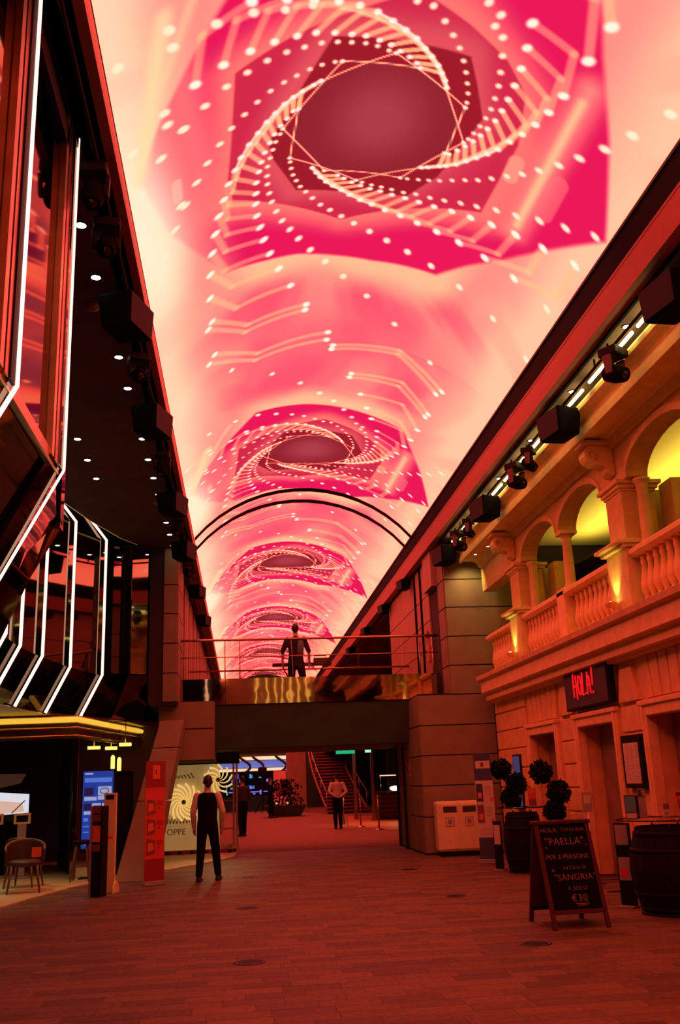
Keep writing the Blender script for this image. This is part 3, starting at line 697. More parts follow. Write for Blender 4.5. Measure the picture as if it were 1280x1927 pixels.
# scroll brackets under the cornice
def bracket():
    prof = [(0.0, 0.0), (-0.06, 0.0), (-0.12, 0.05), (-0.14, 0.12), (-0.20, 0.15), (-0.30, 0.17), (-0.40, 0.22), (-0.44, 0.30), (-0.43, 0.38), (-0.38, 0.43), (-0.38, 0.46), (0.0, 0.46)]
    return prof
for i, p in enumerate(PIER[:2]):
    t = thing('scroll_bracket', ['carved scroll bracket above the pier beside the grey tower', 'carved scroll bracket above the pier near the right edge'][i], 'bracket', (5.455, p, 5.70), 0, 'cornice brackets')
    MB().ext_y(bracket(), -0.13, 0.13).build('scroll', 'stone_pale_lamplit', t, bevel=0.015)
    MB().tube([(-0.33 + 0.07 * math.cos(a), -0.145, 0.31 + 0.07 * math.sin(a)) for a in np.linspace(0, 2 * math.pi * 0.9, 12)], 0.018, 6).build('volute', 'stone_pale_lamplit', t)
    MB().tube([(-0.33 + 0.07 * math.cos(a), 0.145, 0.31 + 0.07 * math.sin(a)) for a in np.linspace(0, 2 * math.pi * 0.9, 12)], 0.018, 6).build('volute', 'stone_pale_lamplit', t)
    MB().box(-0.47, 0.02, -0.17, 0.17, 0.46, 0.53).build('abacus', 'stone_pale_lamplit', t, bevel=0.012)
# cornice
cor = [(5.95, 6.26), (5.50, 6.20), (5.46, 6.10), (5.40, 6.12), (5.34, 6.22), (5.26, 6.26), (5.02, 6.26), (5.00, 6.22), (4.95, 6.22), (4.94, 6.32), (4.98, 6.36), (4.97, 6.46), (4.90, 6.50), (4.86, 6.55), (4.845, 6.60), (4.86, 6.64), (4.92, 6.66), (5.02, 6.62), (5.95, 6.62)]
struct(MB().ext_y(cor, -6, 20.55).build('trim_8', 'stone_pale_lamplit'))
# cove lamps lying on the cornice
lm = MB().lathe([(0.012, -0.32), (0.022, -0.315), (0.022, 0.315), (0.012, 0.32)], 8)
lme = lm.mesh('cove_lamp', 'lamp_warm')
cl = [9.55, 10.35, 11.2, 12.1, 13.0, 13.85, 14.7, 15.55, 16.4, 17.3, 18.2, 19.1, 20.0]
for i, y in enumerate(cl):
    o = inst('cove_lamp', lme, (4.775, y, 6.68), None, (math.pi / 2, 0, 0))
    tag(o, 'warm lamp tube on the right cornice, %s from the right picture edge' % ORD[i], 'lamp', 'cove lamps on the cornice')

# gallery behind the arches
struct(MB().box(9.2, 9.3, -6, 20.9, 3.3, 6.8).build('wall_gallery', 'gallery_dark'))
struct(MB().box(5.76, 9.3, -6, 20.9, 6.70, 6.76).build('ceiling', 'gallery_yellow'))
wv = [(7.35 + 0.28 * math.sin(1.15 * y) + 0.12 * math.sin(2.6 * y + 1), y) for y in np.linspace(-6, 20.85, 60)]
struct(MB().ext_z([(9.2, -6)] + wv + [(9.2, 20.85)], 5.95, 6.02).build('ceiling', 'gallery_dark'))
struct(MB().box(5.56, 9.3, -6, 20.9, 3.30, 3.44).build('floor', 'carpet'))
gt = thing('gallery_light', 'hidden yellow cove light above the wavy balcony ceiling', 'lamp', (7.75, 13, 6.06))
MB().box(-0.03, 0.03, -7, 7, -0.03, 0.01).build('channel', 'steel', gt)
area('cove_glow', (0, 0, 0.03), (-0.4, 0, 0.4), 120, (1.0, 0.72, 0.12), 0.12, 14, gt).rotation_euler = (0, math.radians(168), 0)
# small lit exit sign and ceiling spots inside the gallery
t = thing('exit_sign', 'tiny green exit sign glowing inside the dark balcony room', 'sign', (8.6, 17.6, 4.9))
MB().box(-0.02, 0.02, -0.18, 0.18, -0.09, 0.09).build('housing', 'exit_green', t)
MB().box(-0.028, -0.02, -0.08, 0.02, -0.05, 0.05).build('arrow', 'exit_white', t)

# uplights on the pier pedestals
for i, p in enumerate(PIER[:2]):
    t = thing('wall_uplight', ['small wall uplight on the pier pedestal by the grey tower', 'small wall uplight on the pier pedestal over the right door'][i], 'lamp', (5.335, p + 0.10, 3.80), 0, 'pier uplights')
    MB().box(-0.06, 0.01, -0.03, 0.03, -0.10, -0.02).build('bracket', 'stone', t, bevel=0.006)
    MB().lathe([(0.05, -0.02), (0.085, 0.03), (0.09, 0.06), (0.075, 0.06), (0.06, 0.03)], 14, (-0.09, 0, 0)).build('bowl', 'stone', t)
    MB().ball((-0.09, 0, 0.055), (0.045, 0.045, 0.02)).build('bulb', 'lamp_warm', t)
    spot('beam', (-0.09, 0, 0.09), (0.13, 0, 0.6), 17, (1.0, 0.66, 0.20), 72, 0.8, 0.03, t)

# red neon sign box
t = thing('neon_sign', 'black sign box with red neon HOLA! lettering above the doorway', 'sign', (5.45, 14.6, 2.86))
MB().box(-0.06, 0.06, -0.96, 0.96, -0.33, 0.32).build('box', 'black', t, bevel=0.01)
MB().box(-0.068, -0.06, -0.93, 0.93, -0.30, 0.29).build('face', 'dark_slot', t)
strokes = {'H': [[(0, 0), (0.02, 1.1)], [(0.34, -0.12), (0.30, 1.0)], [(-0.06, 0.45), (0.36, 0.55)]],
           'O': [[(0.1, 0.1), (0.0, 0.5), (0.12, 0.95), (0.3, 0.9), (0.38, 0.45), (0.28, 0.05), (0.1, 0.1)]],
           'L': [[(0.05, 1.05), (0.0, 0.0), (0.34, 0.08)]],
           'A': [[(0.0, 0.0), (0.10, 1.0)], [(0.34, 0.02), (0.26, 0.8), (0.10, 0.75)], [(0.04, 0.42), (0.32, 0.4)]],
           '!': [[(0.08, 0.35), (0.10, 1.15)], [(0.04, 0.0), (0.12, 0.08)]]}
x0 = -0.45
for chh in 'HOLA!':
    b = MB()
    for st in strokes[chh]:
        b.tube([(-0.085, -(x0 + sx * 0.42), -0.14 + sy * 0.34) for sx, sy in st], 0.012, 6)
    b.build('neon_letter', 'sign_red', t)
    x0 += 0.205
# glazed menu case
t = thing('menu_case', 'dark framed menu case with a printed sheet on the pier between doorways', 'menu', (5.50, 13.2, 1.68))
MB().box(-0.06, 0.02, -0.34, 0.34, -0.36, 0.36).build('frame', 'black', t, bevel=0.01)
MB().box(-0.066, -0.06, -0.26, 0.26, -0.30, 0.25).build('sheet', 'paper', t)
b = MB()
rr = random.Random(5)
for k in range(22):
    z = 0.21 - k * 0.022; 
    for c in (-0.2, -0.03, 0.13):
        if rr.random() < 0.8: b.box(-0.0675, -0.066, c - rr.uniform(0.03, 0.06), c + rr.uniform(0.03, 0.06), z, z + 0.0025)
b.build('lettering', 'ink', t)
MB().lathe([(0.03, -0.02), (0.03, 0.02)], 10, (-0.03, -0.37, 0)).build('lock', 'black', t)
# blue poster between tower and first doorway
t = thing('poster', 'narrow blue poster with a sky picture on the stone wall behind topiary', 'poster', (5.50, 19.15, 1.45))
MB().box(-0.02, 0.02, -0.26, 0.26, -0.55, 0.50).build('board', 'black', t)
MB().box(-0.024, -0.02, -0.23, 0.23, -0.52, 0.47).build('picture', 'poster_blue', t)
MB().slab([(-0.0245, -0.22, -0.40), (-0.0245, 0.22, -0.15), (-0.0245, 0.22, -0.02), (-0.0245, -0.22, -0.20)], (-0.001, 0, 0)).build('cloud', 'print_navy', t)
# downlights in the balcony cornice soffit
for i, (x, y) in enumerate([(5.15, 19.8), (5.25, 19.1)]):
    t = thing('downlight', ['small downlight under the cornice end closest to the grey tower', 'small downlight under the cornice end, second from the grey tower'][i], 'lamp', (x, y, 6.255), 0, 'cornice downlights')
    MB().lathe([(0.045, 0.005), (0.045, -0.008), (0.034, -0.008), (0.033, 0.0)], 16).build('ring', 'steel', t)
    MB().lathe([(0.032, -0.006), (0.032, -0.001)], 16).build('lens', 'lamp_white', t)
spot('tower_wash', (5.1, 20.35, 6.2), (5.25, 20.95, 5.3), 34, (1.0, 0.66, 0.30), 115, 0.9, 0.05)
# ------------------------------------------------------------------ right grey tower
def panelled(name, label, cat, core, fronts, material='panel', kind=True):
    """core: list of boxes; fronts: list of (x0,x1,y,z0,z1) facing -y or (x,y0,y1,z0,z1,'x') facing sideways"""
    b = MB()
    for c in core: b.box(*c)
    o = b.build(name, 'joint'); struct(o)
    return o
def face_y(o, x0, x1, y, zs, m='panel', d=0.03, g=0.012):
    for a, b in zip(zs, zs[1:]):
        MB().box(x0 + g, x1 - g, y - d, y + 0.01, min(a, b) + g, max(a, b) - g).build('panel', m, o, bevel=0.004)
def face_x(o, x, y0, y1, zs, m='panel', d=0.03, g=0.012, sgn=-1):
    for a, b in zip(zs, zs[1:]):
        xs = sorted((x + sgn * d, x - sgn * 0.01))
        MB().box(xs[0], xs[1], y0 + g, y1 - g, min(a, b) + g, max(a, b) - g).build('panel', m, o, bevel=0.004)
ZT = [6.78, 5.93, 5.28, 4.62, 3.97, 3.33]
ZL = [3.33, 2.67, 2.03, 1.40, 0.76, 0.0]
tw = struct(MB().box(4.66, 9.0, 20.93, 23.0, 3.0, 6.8).box(3.90, 9.0, 20.93, 24.2, 0, 3.36).build('wall_tower', 'joint'))
face_y(tw, 4.64, 6.6, 20.93, ZT); face_x(tw, 4.66, 20.93, 21.6, ZT)
face_y(tw, 3.88, 5.60, 20.93, ZL[:-1] + [0.02]); face_x(tw, 3.90, 20.93, 22.6, ZL[:-1] + [0.02])
face_x(tw, 3.90, 22.6, 24.2, [3.3, 0.02], 'panel')
MB().box(4.5, 4.7, 21.6, 22.6, 5.93, 6.78).build('panel', 'panel_rose', tw)
# upper side wall behind the tower, rose panels with two dark mullions
uw = struct(MB().box(4.70, 5.2, 22.6, 29.0, 3.3, 6.8).build('wall_upper_right', 'joint'))
for y0, y1 in ((22.62, 23.5), (23.6, 24.3), (24.4, 28.9)):
    zz = [6.78, 5.93, 5.28, 4.62, 3.97, 3.33]
    for a, b in zip(zz, zz[1:]):
        MB().box(4.62, 4.71, y0 + 0.01, y1 - 0.01, b + 0.01, a - 0.01).build('panel', 'panel_rose', uw, bevel=0.004)
for y in (23.55, 24.35):
    MB().box(4.58, 4.66, y - 0.03, y + 0.03, 3.3, 6.79).build('mullion', 'matte_black', uw)
t = thing('fire_alarm', 'small round red alarm bell on rose panel wall above the bridge rail', 'alarm', (4.62, 22.9, 4.98))
MB().ball((-0.05, 0, 0), (0.05, 0.10, 0.10)).build('bell', 'vinyl_red', t)
MB().box(-0.03, 0.0, -0.05, 0.05, -0.05, 0.05).build('mount', 'vinyl_red', t)
t = thing('alarm_box', 'small orange alarm box on rose panel wall below the bell', 'alarm', (4.62, 22.85, 4.5))
MB().box(-0.05, 0.0, -0.08, 0.08, -0.2, 0.2).build('case', 'print_orange', t, bevel=0.01)
MB().box(-0.055, -0.05, -0.05, 0.05, -0.04, 0.08).build('label', 'paper', t)

# ------------------------------------------------------------------ left grey pylon
lt = struct(MB().box(-2.0, -1.40, 21.03, 23.0, 3.3, 6.8).box(-1.80, -0.62, 21.6, 23.6, 2.12, 3.40).build('wall_pylon', 'joint'))
face_y(lt, -1.70, -1.38, 21.03, [6.78, 5.93, 5.28, 4.62, 3.97, 3.35]); face_y(lt, -2.02, -1.70, 21.09, [6.78, 5.6, 4.72, 4.05, 3.35], 'beam_dark')
face_y(lt, -1.82, -0.60, 21.6, [3.40, 2.80, 2.12]); face_x(lt, -0.62, 21.6, 23.6, [3.40, 2.12], sgn=1)
face_x(lt, -1.40, 21.03, 22.9, [6.78, 5.93, 5.28, 4.62, 3.97, 3.35], sgn=1)
# leaning leg
lg = thing('leaning_leg', 'leaning grey clad leg under the left pylon', 'pillar', (-1.95, 18.6, 0))
base = [(-2.26, 18.25, 0), (-1.62, 18.05, 0), (-1.56, 18.75, 0), (-2.2, 18.9, 0)]
top = [(-1.72, 20.9, 2.95), (-1.22, 20.8, 2.95), (-1.2, 21.5, 2.95), (-1.7, 21.55, 2.95)]
def lerp(a, b, t): return tuple(a[i] + (b[i] - a[i]) * t for i in range(3))
for t0, t1 in ((0, 0.45), (0.455, 0.80), (0.805, 1.0)):
    MB().hexa([lerp(a, b, t0) for a, b in zip(base, top)], [lerp(a, b, t1) for a, b in zip(base, top)]).build('cladding', 'panel', lg, bevel=0.006, world=True)
# wall returning behind the fins, faceted mirror strips
mw = thing('mirror_wall', 'faceted mirror panels between neon fins and grey pylon', 'mirror panels', (-2.4, 21, 3.0))
for (xa, ya), (xb, yb), m in [((-2.84, 20.0), (-2.74, 20.55), 'mirror_dark'), ((-2.74, 20.55), (-2.42, 20.95), 'mirror_dark'), ((-2.42, 20.95), (-2.36, 20.75), 'bronze'), ((-2.36, 20.75), (-2.04, 21.0), 'mirror_rose')]:
    MB().slab([(xa, ya, 3.95), (xb, yb, 3.95), (xb, yb, 6.74), (xa, ya, 6.74)], (-0.02, 0.03, 0)).build('pane', m, mw, world=True)
for (xa, ya), (xb, yb) in [((-2.84, 20.0), (-2.42, 20.95)), ((-2.42, 20.95), (-1.9, 21.1))]:
    MB().slab([(xa, ya, 3.93), (xb, yb, 3.93), (xb - 0.25, yb + 0.35, 3.0), (xa - 0.42, ya + 0.1, 3.0)], (-0.02, 0.03, -0.02)).build('pane', 'dark_glass', mw, world=True)
# ------------------------------------------------------------------ footbridge
br = thing('footbridge', 'footbridge crossing the street with dark beam, mirror band and glass railing', 'bridge', (1.63, 22, 2.36))
MB().hexa([(-0.62, 22.25, 2.36), (3.92, 22.25, 2.36), (3.92, 26.0, 2.36), (-0.62, 26.0, 2.36)], [(-0.62, 22.0, 3.32), (3.92, 22.0, 3.32), (3.92, 26.0, 3.32), (-0.62, 26.0, 3.32)]).build('beam', 'beam_dark', br, bevel=0.02, world=True)
MB().box(-1.4, 4.66, 22.02, 26.0, 3.32, 3.42).build('deck', 'beam_dark', br, world=True)
xs = [-1.38, -0.35, 0.68, 1.71, 2.74, 3.77, 4.66]
for a, b in zip(xs, xs[1:]):
    MB().box(a + 0.004, b - 0.004, 21.96, 21.99, 3.34, 3.92).build('mirror_panel', 'mirror_wavy', br, world=True)
    MB().box(a + 0.01, b - 0.01, 22.0, 22.012, 3.92, 4.78).build('glass_pane', 'glass', br, world=True)
def railcurve(z, y): return [(x, y + 0.0, z) for x in np.linspace(-1.4, 4.66, 14)]
MB().tube(railcurve(4.81, 22.0), 0.028, 10).build('handrail', 'bronze', br, world=True)
MB().tube(railcurve(4.42, 22.05), 0.012, 8).build('mid_rail', 'bronze', br, world=True)
for x in (-0.36, -0.02, 4.2, 4.52):
    MB().tube([(x, 22.06, 3.42), (x, 22.06, 4.80)], 0.014, 8).build('post', 'steel', br, world=True)
MB().tube([(x, 25.9, 4.55) for x in (-1.4, 1.6, 4.66)], 0.025, 8).build('rear_rail', 'bronze', br, world=True)
# keyboard-like stand beside the man on the bridge
t = thing('console_table', 'narrow console on a slanted stand beside the man on the bridge', 'stand', (1.75, 24.2, 3.42))
MB().box(-0.95, 0.55, -0.15, 0.15, 1.02, 1.08).build('shelf', 'board_wood', t, bevel=0.01)
MB().box(0.1, 0.5, -0.12, 0.12, 1.09, 1.2).build('case', 'board_wood', t, bevel=0.015)
MB().tube([(0.12, 0, 1.2), (0.12, 0, 1.26), (0.42, 0, 1.26), (0.42, 0, 1.2)], 0.012, 6).build('handle', 'black', t)
MB().tube([(0.35, 0, 1.02), (-0.15, 0, 0)], 0.018, 6).tube([(-0.7, 0, 1.02), (-0.2, 0, 0)], 0.018, 6).tube([(-0.4, -0.18, 0.01), (-0.4, 0.18, 0.01)], 0.018, 6).build('stand', 'black', t)

# ------------------------------------------------------------------ far side walls of the upper level
fl = struct(MB().box(-2.0, -1.48, 23.0, 66, 3.4, 6.8).build('wall_upper_left', 'joint'))
y = 23.05; k = 0
while y < 62:
    w = 1.15 if y < 40 else 2.3
    if k % 2 == 0: MB().box(-1.52, -1.44, y, y + w, 3.4, 6.75).build('panel', 'panel_rose', fl, bevel=0.004)
    else:
        MB().box(-1.50, -1.46, y + 0.05, y + 0.45 * w, 3.5, 6.6).build('window_strip', 'dark_glass', fl)
        MB().box(-1.52, -1.45, y + 0.5 * w, y + w, 3.4, 6.75).build('panel', 'panel_rose', fl, bevel=0.004)
    y += w + 0.03; k += 1
struct(MB().box(-9, -1.48, 26.0, 66, 3.28, 3.42).build('ceiling', 'black'))
struct(MB().box(4.7, 12, 25.2, 66, 3.20, 3.42).build('ceiling', 'black'))
# upper right gallery beyond the rose wall
struct(MB().box(8.9, 9.0, 29, 66, 3.4, 6.8).build('wall_far_right', 'gallery_dark'))
b2 = thing('far_balustrade', 'distant stone balustrade of the upper gallery beyond the bridge', 'balustrade', (4.78, 36, 3.42))
MB().box(4.70, 4.86, 29, 52, 3.42, 3.50).build('plinth', 'stone_pale', b2, world=True)
MB().box(4.68, 4.88, 29, 52, 4.10, 4.20).build('top_rail', 'stone_pale', b2, world=True)
fb = MB().lathe([(0.05, 0), (0.05, 0.06), (0.035, 0.1), (0.07, 0.22), (0.035, 0.5), (0.05, 0.6)], 8).mesh('baluster', 'stone_pale')
for k in range(46): inst('baluster', fb, (0, -6.7 + 0.5 * k, 0.08), b2)
# red-lit far end
struct(MB().box(-9, 12, 66, 66.3, 0, 10).build('wall_far', 'beam_dark'))
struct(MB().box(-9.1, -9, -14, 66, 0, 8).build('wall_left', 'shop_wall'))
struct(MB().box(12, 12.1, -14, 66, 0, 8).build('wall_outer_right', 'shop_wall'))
wb = struct(MB().box(-9, 12, -14.2, -14, 0, 10).build('wall_back', 'panel'))
for k in range(7): MB().tube([(1.0 + 0.5 * k, -13.9, 4.6), (1.0 + 0.5 * k, -13.9, 8.0)], 0.045, 8).build('light_tube', 'bar_gold', wb)

# ------------------------------------------------------------------ things under and behind the bridge
# staircase
st = thing('staircase', 'broad red carpeted staircase rising behind the footbridge', 'staircase', (4.9, 52, 0))
NT = 19
for k in range(NT):
    u = k / (NT - 1); cx = 5.35 - 0.62 * math.sin(u * 1.5); w = 0.98 - 0.12 * u
    y = 50.2 + k * 0.30; z = 0.17 * (k + 1)
    MB().box(cx - w, cx + w, y, y + 0.34, z - 0.055, z).build('tread', 'tread', st, world=True)
    MB().box(cx - w, cx + w, y + 0.06, y + 0.09, z - 0.17, z - 0.055).build('riser', 'joint', st, world=True)
for s in (-1, 1):
    b = MB(); pts = []
    for k in range(NT):
        u = k / (NT - 1); cx = 5.35 - 0.62 * math.sin(u * 1.5); w = 1.03 - 0.12 * u
        pts.append((cx + s * w, 50.2 + k * 0.30, 0.17 * (k + 1) + 0.05))
    b.tube(pts, 0.06, 6); b.build('stringer', 'tread', st, world=True)
    MB().tube([(x, y, z + 0.85) for x, y, z in pts], 0.03, 6).build('handrail', 'bronze', st, world=True)
    for p in pts[::4]: MB().tube([p, (p[0], p[1], p[2] + 0.85)], 0.02, 6).build('post', 'steel', st, world=True)
# bar canopy with light bands
bc = thing('bar_canopy', 'curved bar canopy with blue and white light bands at the far left', 'bar canopy', (1.0, 60, 2.4))
for z0, z1, m, y in [(2.60, 3.02, 'bar_blue', 60.6), (2.40, 2.56, 'bar_white', 60.4), (3.06, 3.26, 'bar_white', 60.6), (3.35, 3.5, 'bar_blue', 60.8)]:
    MB().box(-3.0, 3.4, y, y + 0.1, z0, z1).build('light_band', m, bc, world=True)
MB().box(-3.0, 3.4, 60.7, 63, 3.05, 3.7).build('housing', 'beam_dark', bc, world=True)
for x in (0.2, 1.0, 2.4):
    MB().tube([(x + 0.35 * math.sin(a * 2), 60.2, 2.3 + 0.45 * a) for a in np.linspace(0, 2.2, 8)], 0.09, 6).build('scroll_band', 'beam_dark', bc, world=True)
bb = thing('back_bar', 'far bar shelf with small coloured lights', 'bar', (0.6, 62, 0))
MB().box(-3, 3.4, 62, 62.6, 0, 0.9).build('counter', 'beam_dark', bb, world=True)
MB().box(-3, 3.4, 62.6, 62.7, 0.9, 2.5).build('shelf_back', 'black', bb, world=True)
rb = random.Random(11)
for k in range(26):
    x = -1.0 + rb.uniform(0, 3.3); z = rb.choice([1.0, 1.35, 1.75, 2.0]); h = rb.uniform(0.12, 0.3)
    MB().box(x, x + rb.uniform(0.08, 0.2), 62.45, 62.58, z, z + h).build('lit_item', rb.choice(['bar_violet', 'bar_teal', 'bar_white', 'bar_blue', 'bar_teal', 'bar_violet']), bb, world=True)
MB().box(-0.8, 2.0, 61.9, 61.98, 1.14, 1.2).build('light_line', 'bar_violet', bb, world=True)
# red wall column beside the stairs
struct(MB().box(2.6, 3.7, 56.5, 57.5, 0, 3.4).build('wall_red_column', 'panel_rose'))
t = thing('red_poster', 'glowing red poster panel by the far bar', 'poster', (2.15, 55.9, 0.002))
MB().box(-0.35, 0.35, 0, 0.06, 0, 2.3).build('panel', 'bar_red', t)
MB().box(-0.3, 0.3, -0.01, 0.0, 1.1, 1.6).build('picture', 'print_red', t)
# planter
t = thing('planter', 'dark flared planter box with dense dark shrubs on the red carpet', 'planter', (2.15, 49.5, 0))
MB().hexa([(-0.75, -0.4, 0.0), (0.75, -0.4, 0.0), (0.75, 0.4, 0.0), (-0.75, 0.4, 0.0)], [(-1.05, -0.6, 0.55), (1.05, -0.6, 0.55), (1.05, 0.6, 0.55), (-1.05, 0.6, 0.55)]).build('box', 'beam_dark', t, bevel=0.02)
b = MB(); rp = random.Random(2)
for k in range(420):
    x = rp.gauss(0, 0.38); zc = rp.uniform(0.5, 1.75); y = rp.gauss(0, 0.22)
    if abs(x) > 0.85: continue
    d = Vector((rp.uniform(-1, 1), rp.uniform(-1, 1), rp.uniform(-0.2, 1))).normalized() * 0.12; e = d.cross(Vector((0.3, 1, 0.2))).normalized() * 0.04; p = Vector((x, y, zc))
    b.quad(p - e, p + d * 0.5 - e * 1.5, p + d, p + d * 0.5 + e * 1.5)
fo = b.build('foliage', 'leaf', t); fo['kind'] = 'stuff'
MB().tube([(-0.3, 0, 0.4), (-0.25, 0, 1.2)], 0.03, 6).tube([(0.3, 0, 0.4), (0.28, 0, 1.2)], 0.03, 6).build('stems', 'bark', t)
for i, x in enumerate((-0.45, 0.1)):
    t2 = MB().ball((2.15 + x, 48.93, 0.66), 0.05).build('planter_lamp', 'cove'); tag(t2, ['tiny yellow lamp at left on the dark planter rim', 'tiny yellow lamp at right on the dark planter rim'][i], 'lamp', 'planter lamps')
# light stand
t = thing('light_stand', 'black tripod light stand standing before the far bar', 'tripod', (1.2, 57.0, 0))
MB().tube([(0, 0, 0.35), (0, 0, 2.0)], 0.05, 8).build('pole', 'black', t)
for k in range(3):
    a = k * 2.1 + 0.4; MB().tube([(0, 0, 0.9), (0.55 * math.cos(a), 0.55 * math.sin(a), 0.02)], 0.028, 6).build('leg', 'black', t)
MB().lathe([(0.12, 0), (0.26, 0.1), (0.26, 0.5), (0.1, 0.58)], 12, (0, 0, 2.0)).build('lamp_head', 'black', t)
# rope posts
for i, (x, y) in enumerate([(4.20, 35.0), (4.48, 32.4), (3.75, 36.5)]):
    t = thing('stanchion', ['slim metal stanchion post in the middle of the three by the bar', 'slim metal stanchion post nearest the tower wall', 'slim metal stanchion post hidden partly by the white-shirted waiter'][i], 'stanchion', (x, y, 0.002), 0, 'stanchions by the bar')
    MB().lathe([(0.18, 0), (0.18, 0.015), (0.03, 0.03), (0.025, 0.05)], 16).build('base', 'steel', t)
    MB().tube([(0, 0, 0.03), (0, 0, 1.0)], 0.028, 8).build('post', 'bronze', t)
    MB().lathe([(0.035, 0), (0.045, 0.03), (0.03, 0.07), (0.012, 0.09)], 10, (0, 0, 1.0)).build('finial', 'bronze', t)
# tall frames and lit bar counter on the right
for i, (x, y) in enumerate([(4.85, 42.0), (5.35, 40.0)]):
    t = thing('door_post', ['tall thin dark post left of the bar counter', 'tall thin dark post right of the bar counter'][i], 'post', (x, y, 0.002), 0, 'bar posts')
    MB().box(-0.06, 0.06, -0.06, 0.06, 0, 3.18).build('post', 'bronze', t)
    MB().box(-0.1, 0.1, -0.1, 0.1, 0, 0.12).build('foot', 'bronze', t)
struct(MB().box(6.6, 9, 44, 44.3, 0, 3.2).build('wall_bar', 'shop_wall'))
struct(MB().ext_z([(3.9, 36.2), (4.9, 32.2), (9, 31.2), (9, 46), (4.9, 46)], 0.002, 0.006).build('floor', 'bar_floor'))
t = thing('bar_counter', 'dark bar counter with a small lit glass case on top', 'counter', (6.45, 40.5, 0.006))
MB().box(-0.9, 1.2, -0.4, 0.4, 0, 1.05).build('body', 'beam_dark', t, bevel=0.02)
MB().box(-1.0, 1.3, -0.5, 0.5, 1.05, 1.12).build('top', 'board_wood', t, bevel=0.01)
for k in range(5): MB().box(-0.85, 1.1, -0.43, -0.40, 0.12 + 0.18 * k, 0.24 + 0.18 * k).build('slat', 'board_wood', t)
for x in (-0.75, 0.25): MB().tube([(x, -0.3, 1.12), (x, -0.3, 1.75)], 0.015, 6).build('case_post', 'steel', t)
MB().box(-0.77, 0.27, -0.32, -0.28, 1.72, 1.76).build('case_rail', 'bar_white', t)
MB().ball((-0.15, -0.25, 1.22), (0.22, 0.12, 0.09)).build('lit_bowl', 'lamp_warm', t)
spot('bar_glow', (5.6, 37.0, 3.1), (5.2, 37.0, 0), 160, (1.0, 0.40, 0.08), 90, 0.7, 0.1)
# hanging exit sign
t = thing('hanging_exit_sign', 'green emergency exit sign hanging in front of the staircase', 'sign', (3.52, 33.0, 2.60))
MB().box(-0.32, 0.32, -0.03, 0.03, -0.13, 0.10).build('panel', 'exit_green', t)
for x in (-0.22, -0.03, 0.16): MB().box(x - 0.04, x + 0.06, -0.035, -0.03, -0.02, 0.06).build('symbol', 'exit_white', t)
for x in (-0.25, 0.25): MB().tube([(x, 0, 0.1), (x, 0, 0.62)], 0.012, 6).build('rod', 'black', t)
t = thing('small_exit_sign', 'tiny green exit light right of the large green sign', 'sign', (5.08, 39.0, 2.76))
MB().box(-0.12, 0.12, -0.03, 0.03, -0.1, 0.1).build('panel', 'exit_white', t); MB().tube([(0, 0, 0.1), (0, 0, 0.43)], 0.012, 6).build('rod', 'black', t)
struct(MB().box(2.6, 4.7, 32.8, 33.3, 3.2, 3.45).build('trim_9', 'red_paint'))
# door frame on the inner tower wall
d = struct(thing('door_4', 'dark doorway frame in the passage wall below the bridge', 'doorway', (3.85, 23.6, 0)))
MB().box(-0.03, 0.02, -0.55, -0.47, 0, 2.3).build('jamb', 'black', d); MB().box(-0.03, 0.02, 0.47, 0.55, 0, 2.3).build('jamb', 'black', d); MB().box(-0.03, 0.02, -0.55, 0.55, 2.3, 2.38).build('lintel', 'red_paint', d)
# small notices on the passage wall
for i, (y, z, h, m) in enumerate([(22.9, 2.05, 0.16, 'print_red'), (22.3, 1.75, 0.14, 'print_orange'), (22.5, 0.35, 0.08, 'print_red'), (23.4, 1.45, 0.10, 'print_orange')]):
    t = thing('wall_notice', ['red square notice high on the passage wall', 'small orange notice on the passage wall', 'small red notice low on the passage wall', 'small orange switch plate by the passage door'][i], 'notice', (3.865, y, z))
    MB().box(-0.012, 0.0, -0.09, 0.09, -h, h).build('plate', m, t, bevel=0.004)
    MB().box(-0.014, -0.012, -0.05, 0.05, -h * 0.5, h * 0.2).build('print', 'print_brown', t)
# ------------------------------------------------------------------ near left glass bays
ZB, ZTOP, ZS = 3.85, 6.74, 3.0           # sill of the upright glass, top, foot of the slanted glass
bay = thing('glass_bay', 'tall mirrored glass bay with bronze frames at the left picture edge', 'glass bay', (-1.6, 4, 3.0))
def q(o, name, m, pts, off=(-0.03, 0, 0)): return MB().slab(pts, off).build(name, m, o, world=True)
for y0, y1 in ((-2.0, 1.6), (1.6, 3.9), (3.9, 4.92), (5.30, 6.42)):
    q(bay, 'upright_pane', 'mirror_rose', [(-1.36, y0, ZB + 0.05), (-1.36, y1, ZB + 0.05), (-1.36, y1, ZTOP - 0.1), (-1.36, y0, ZTOP - 0.1)])
    q(bay, 'slanted_pane', 'mirror_rose' if y1 > 5.4 else 'dark_glass', [(-1.38, y0, ZB - 0.05), (-1.38, y1, ZB - 0.05), (-1.80, y1, ZS), (-1.80, y0, ZS)])
for y0, y1 in ((4.94, 5.02), (5.06, 5.14), (6.44, 6.52), (6.56, 6.66)):
    q(bay, 'frame_bar', 'bronze', [(-1.31, y0, ZB), (-1.31, y1, ZB), (-1.31, y1, ZTOP), (-1.31, y0, ZTOP)], (-0.06, 0, 0))
for y0, y1 in ((5.15, 5.27), (6.67, 6.80)):
    q(bay, 'edge_plate', 'mirror_rose' if y1 > 6 else 'black', [(-1.30, y0, ZB), (-1.30, y1, ZB), (-1.30, y1, ZTOP), (-1.30, y0, ZTOP)], (-0.05, 0, 0))
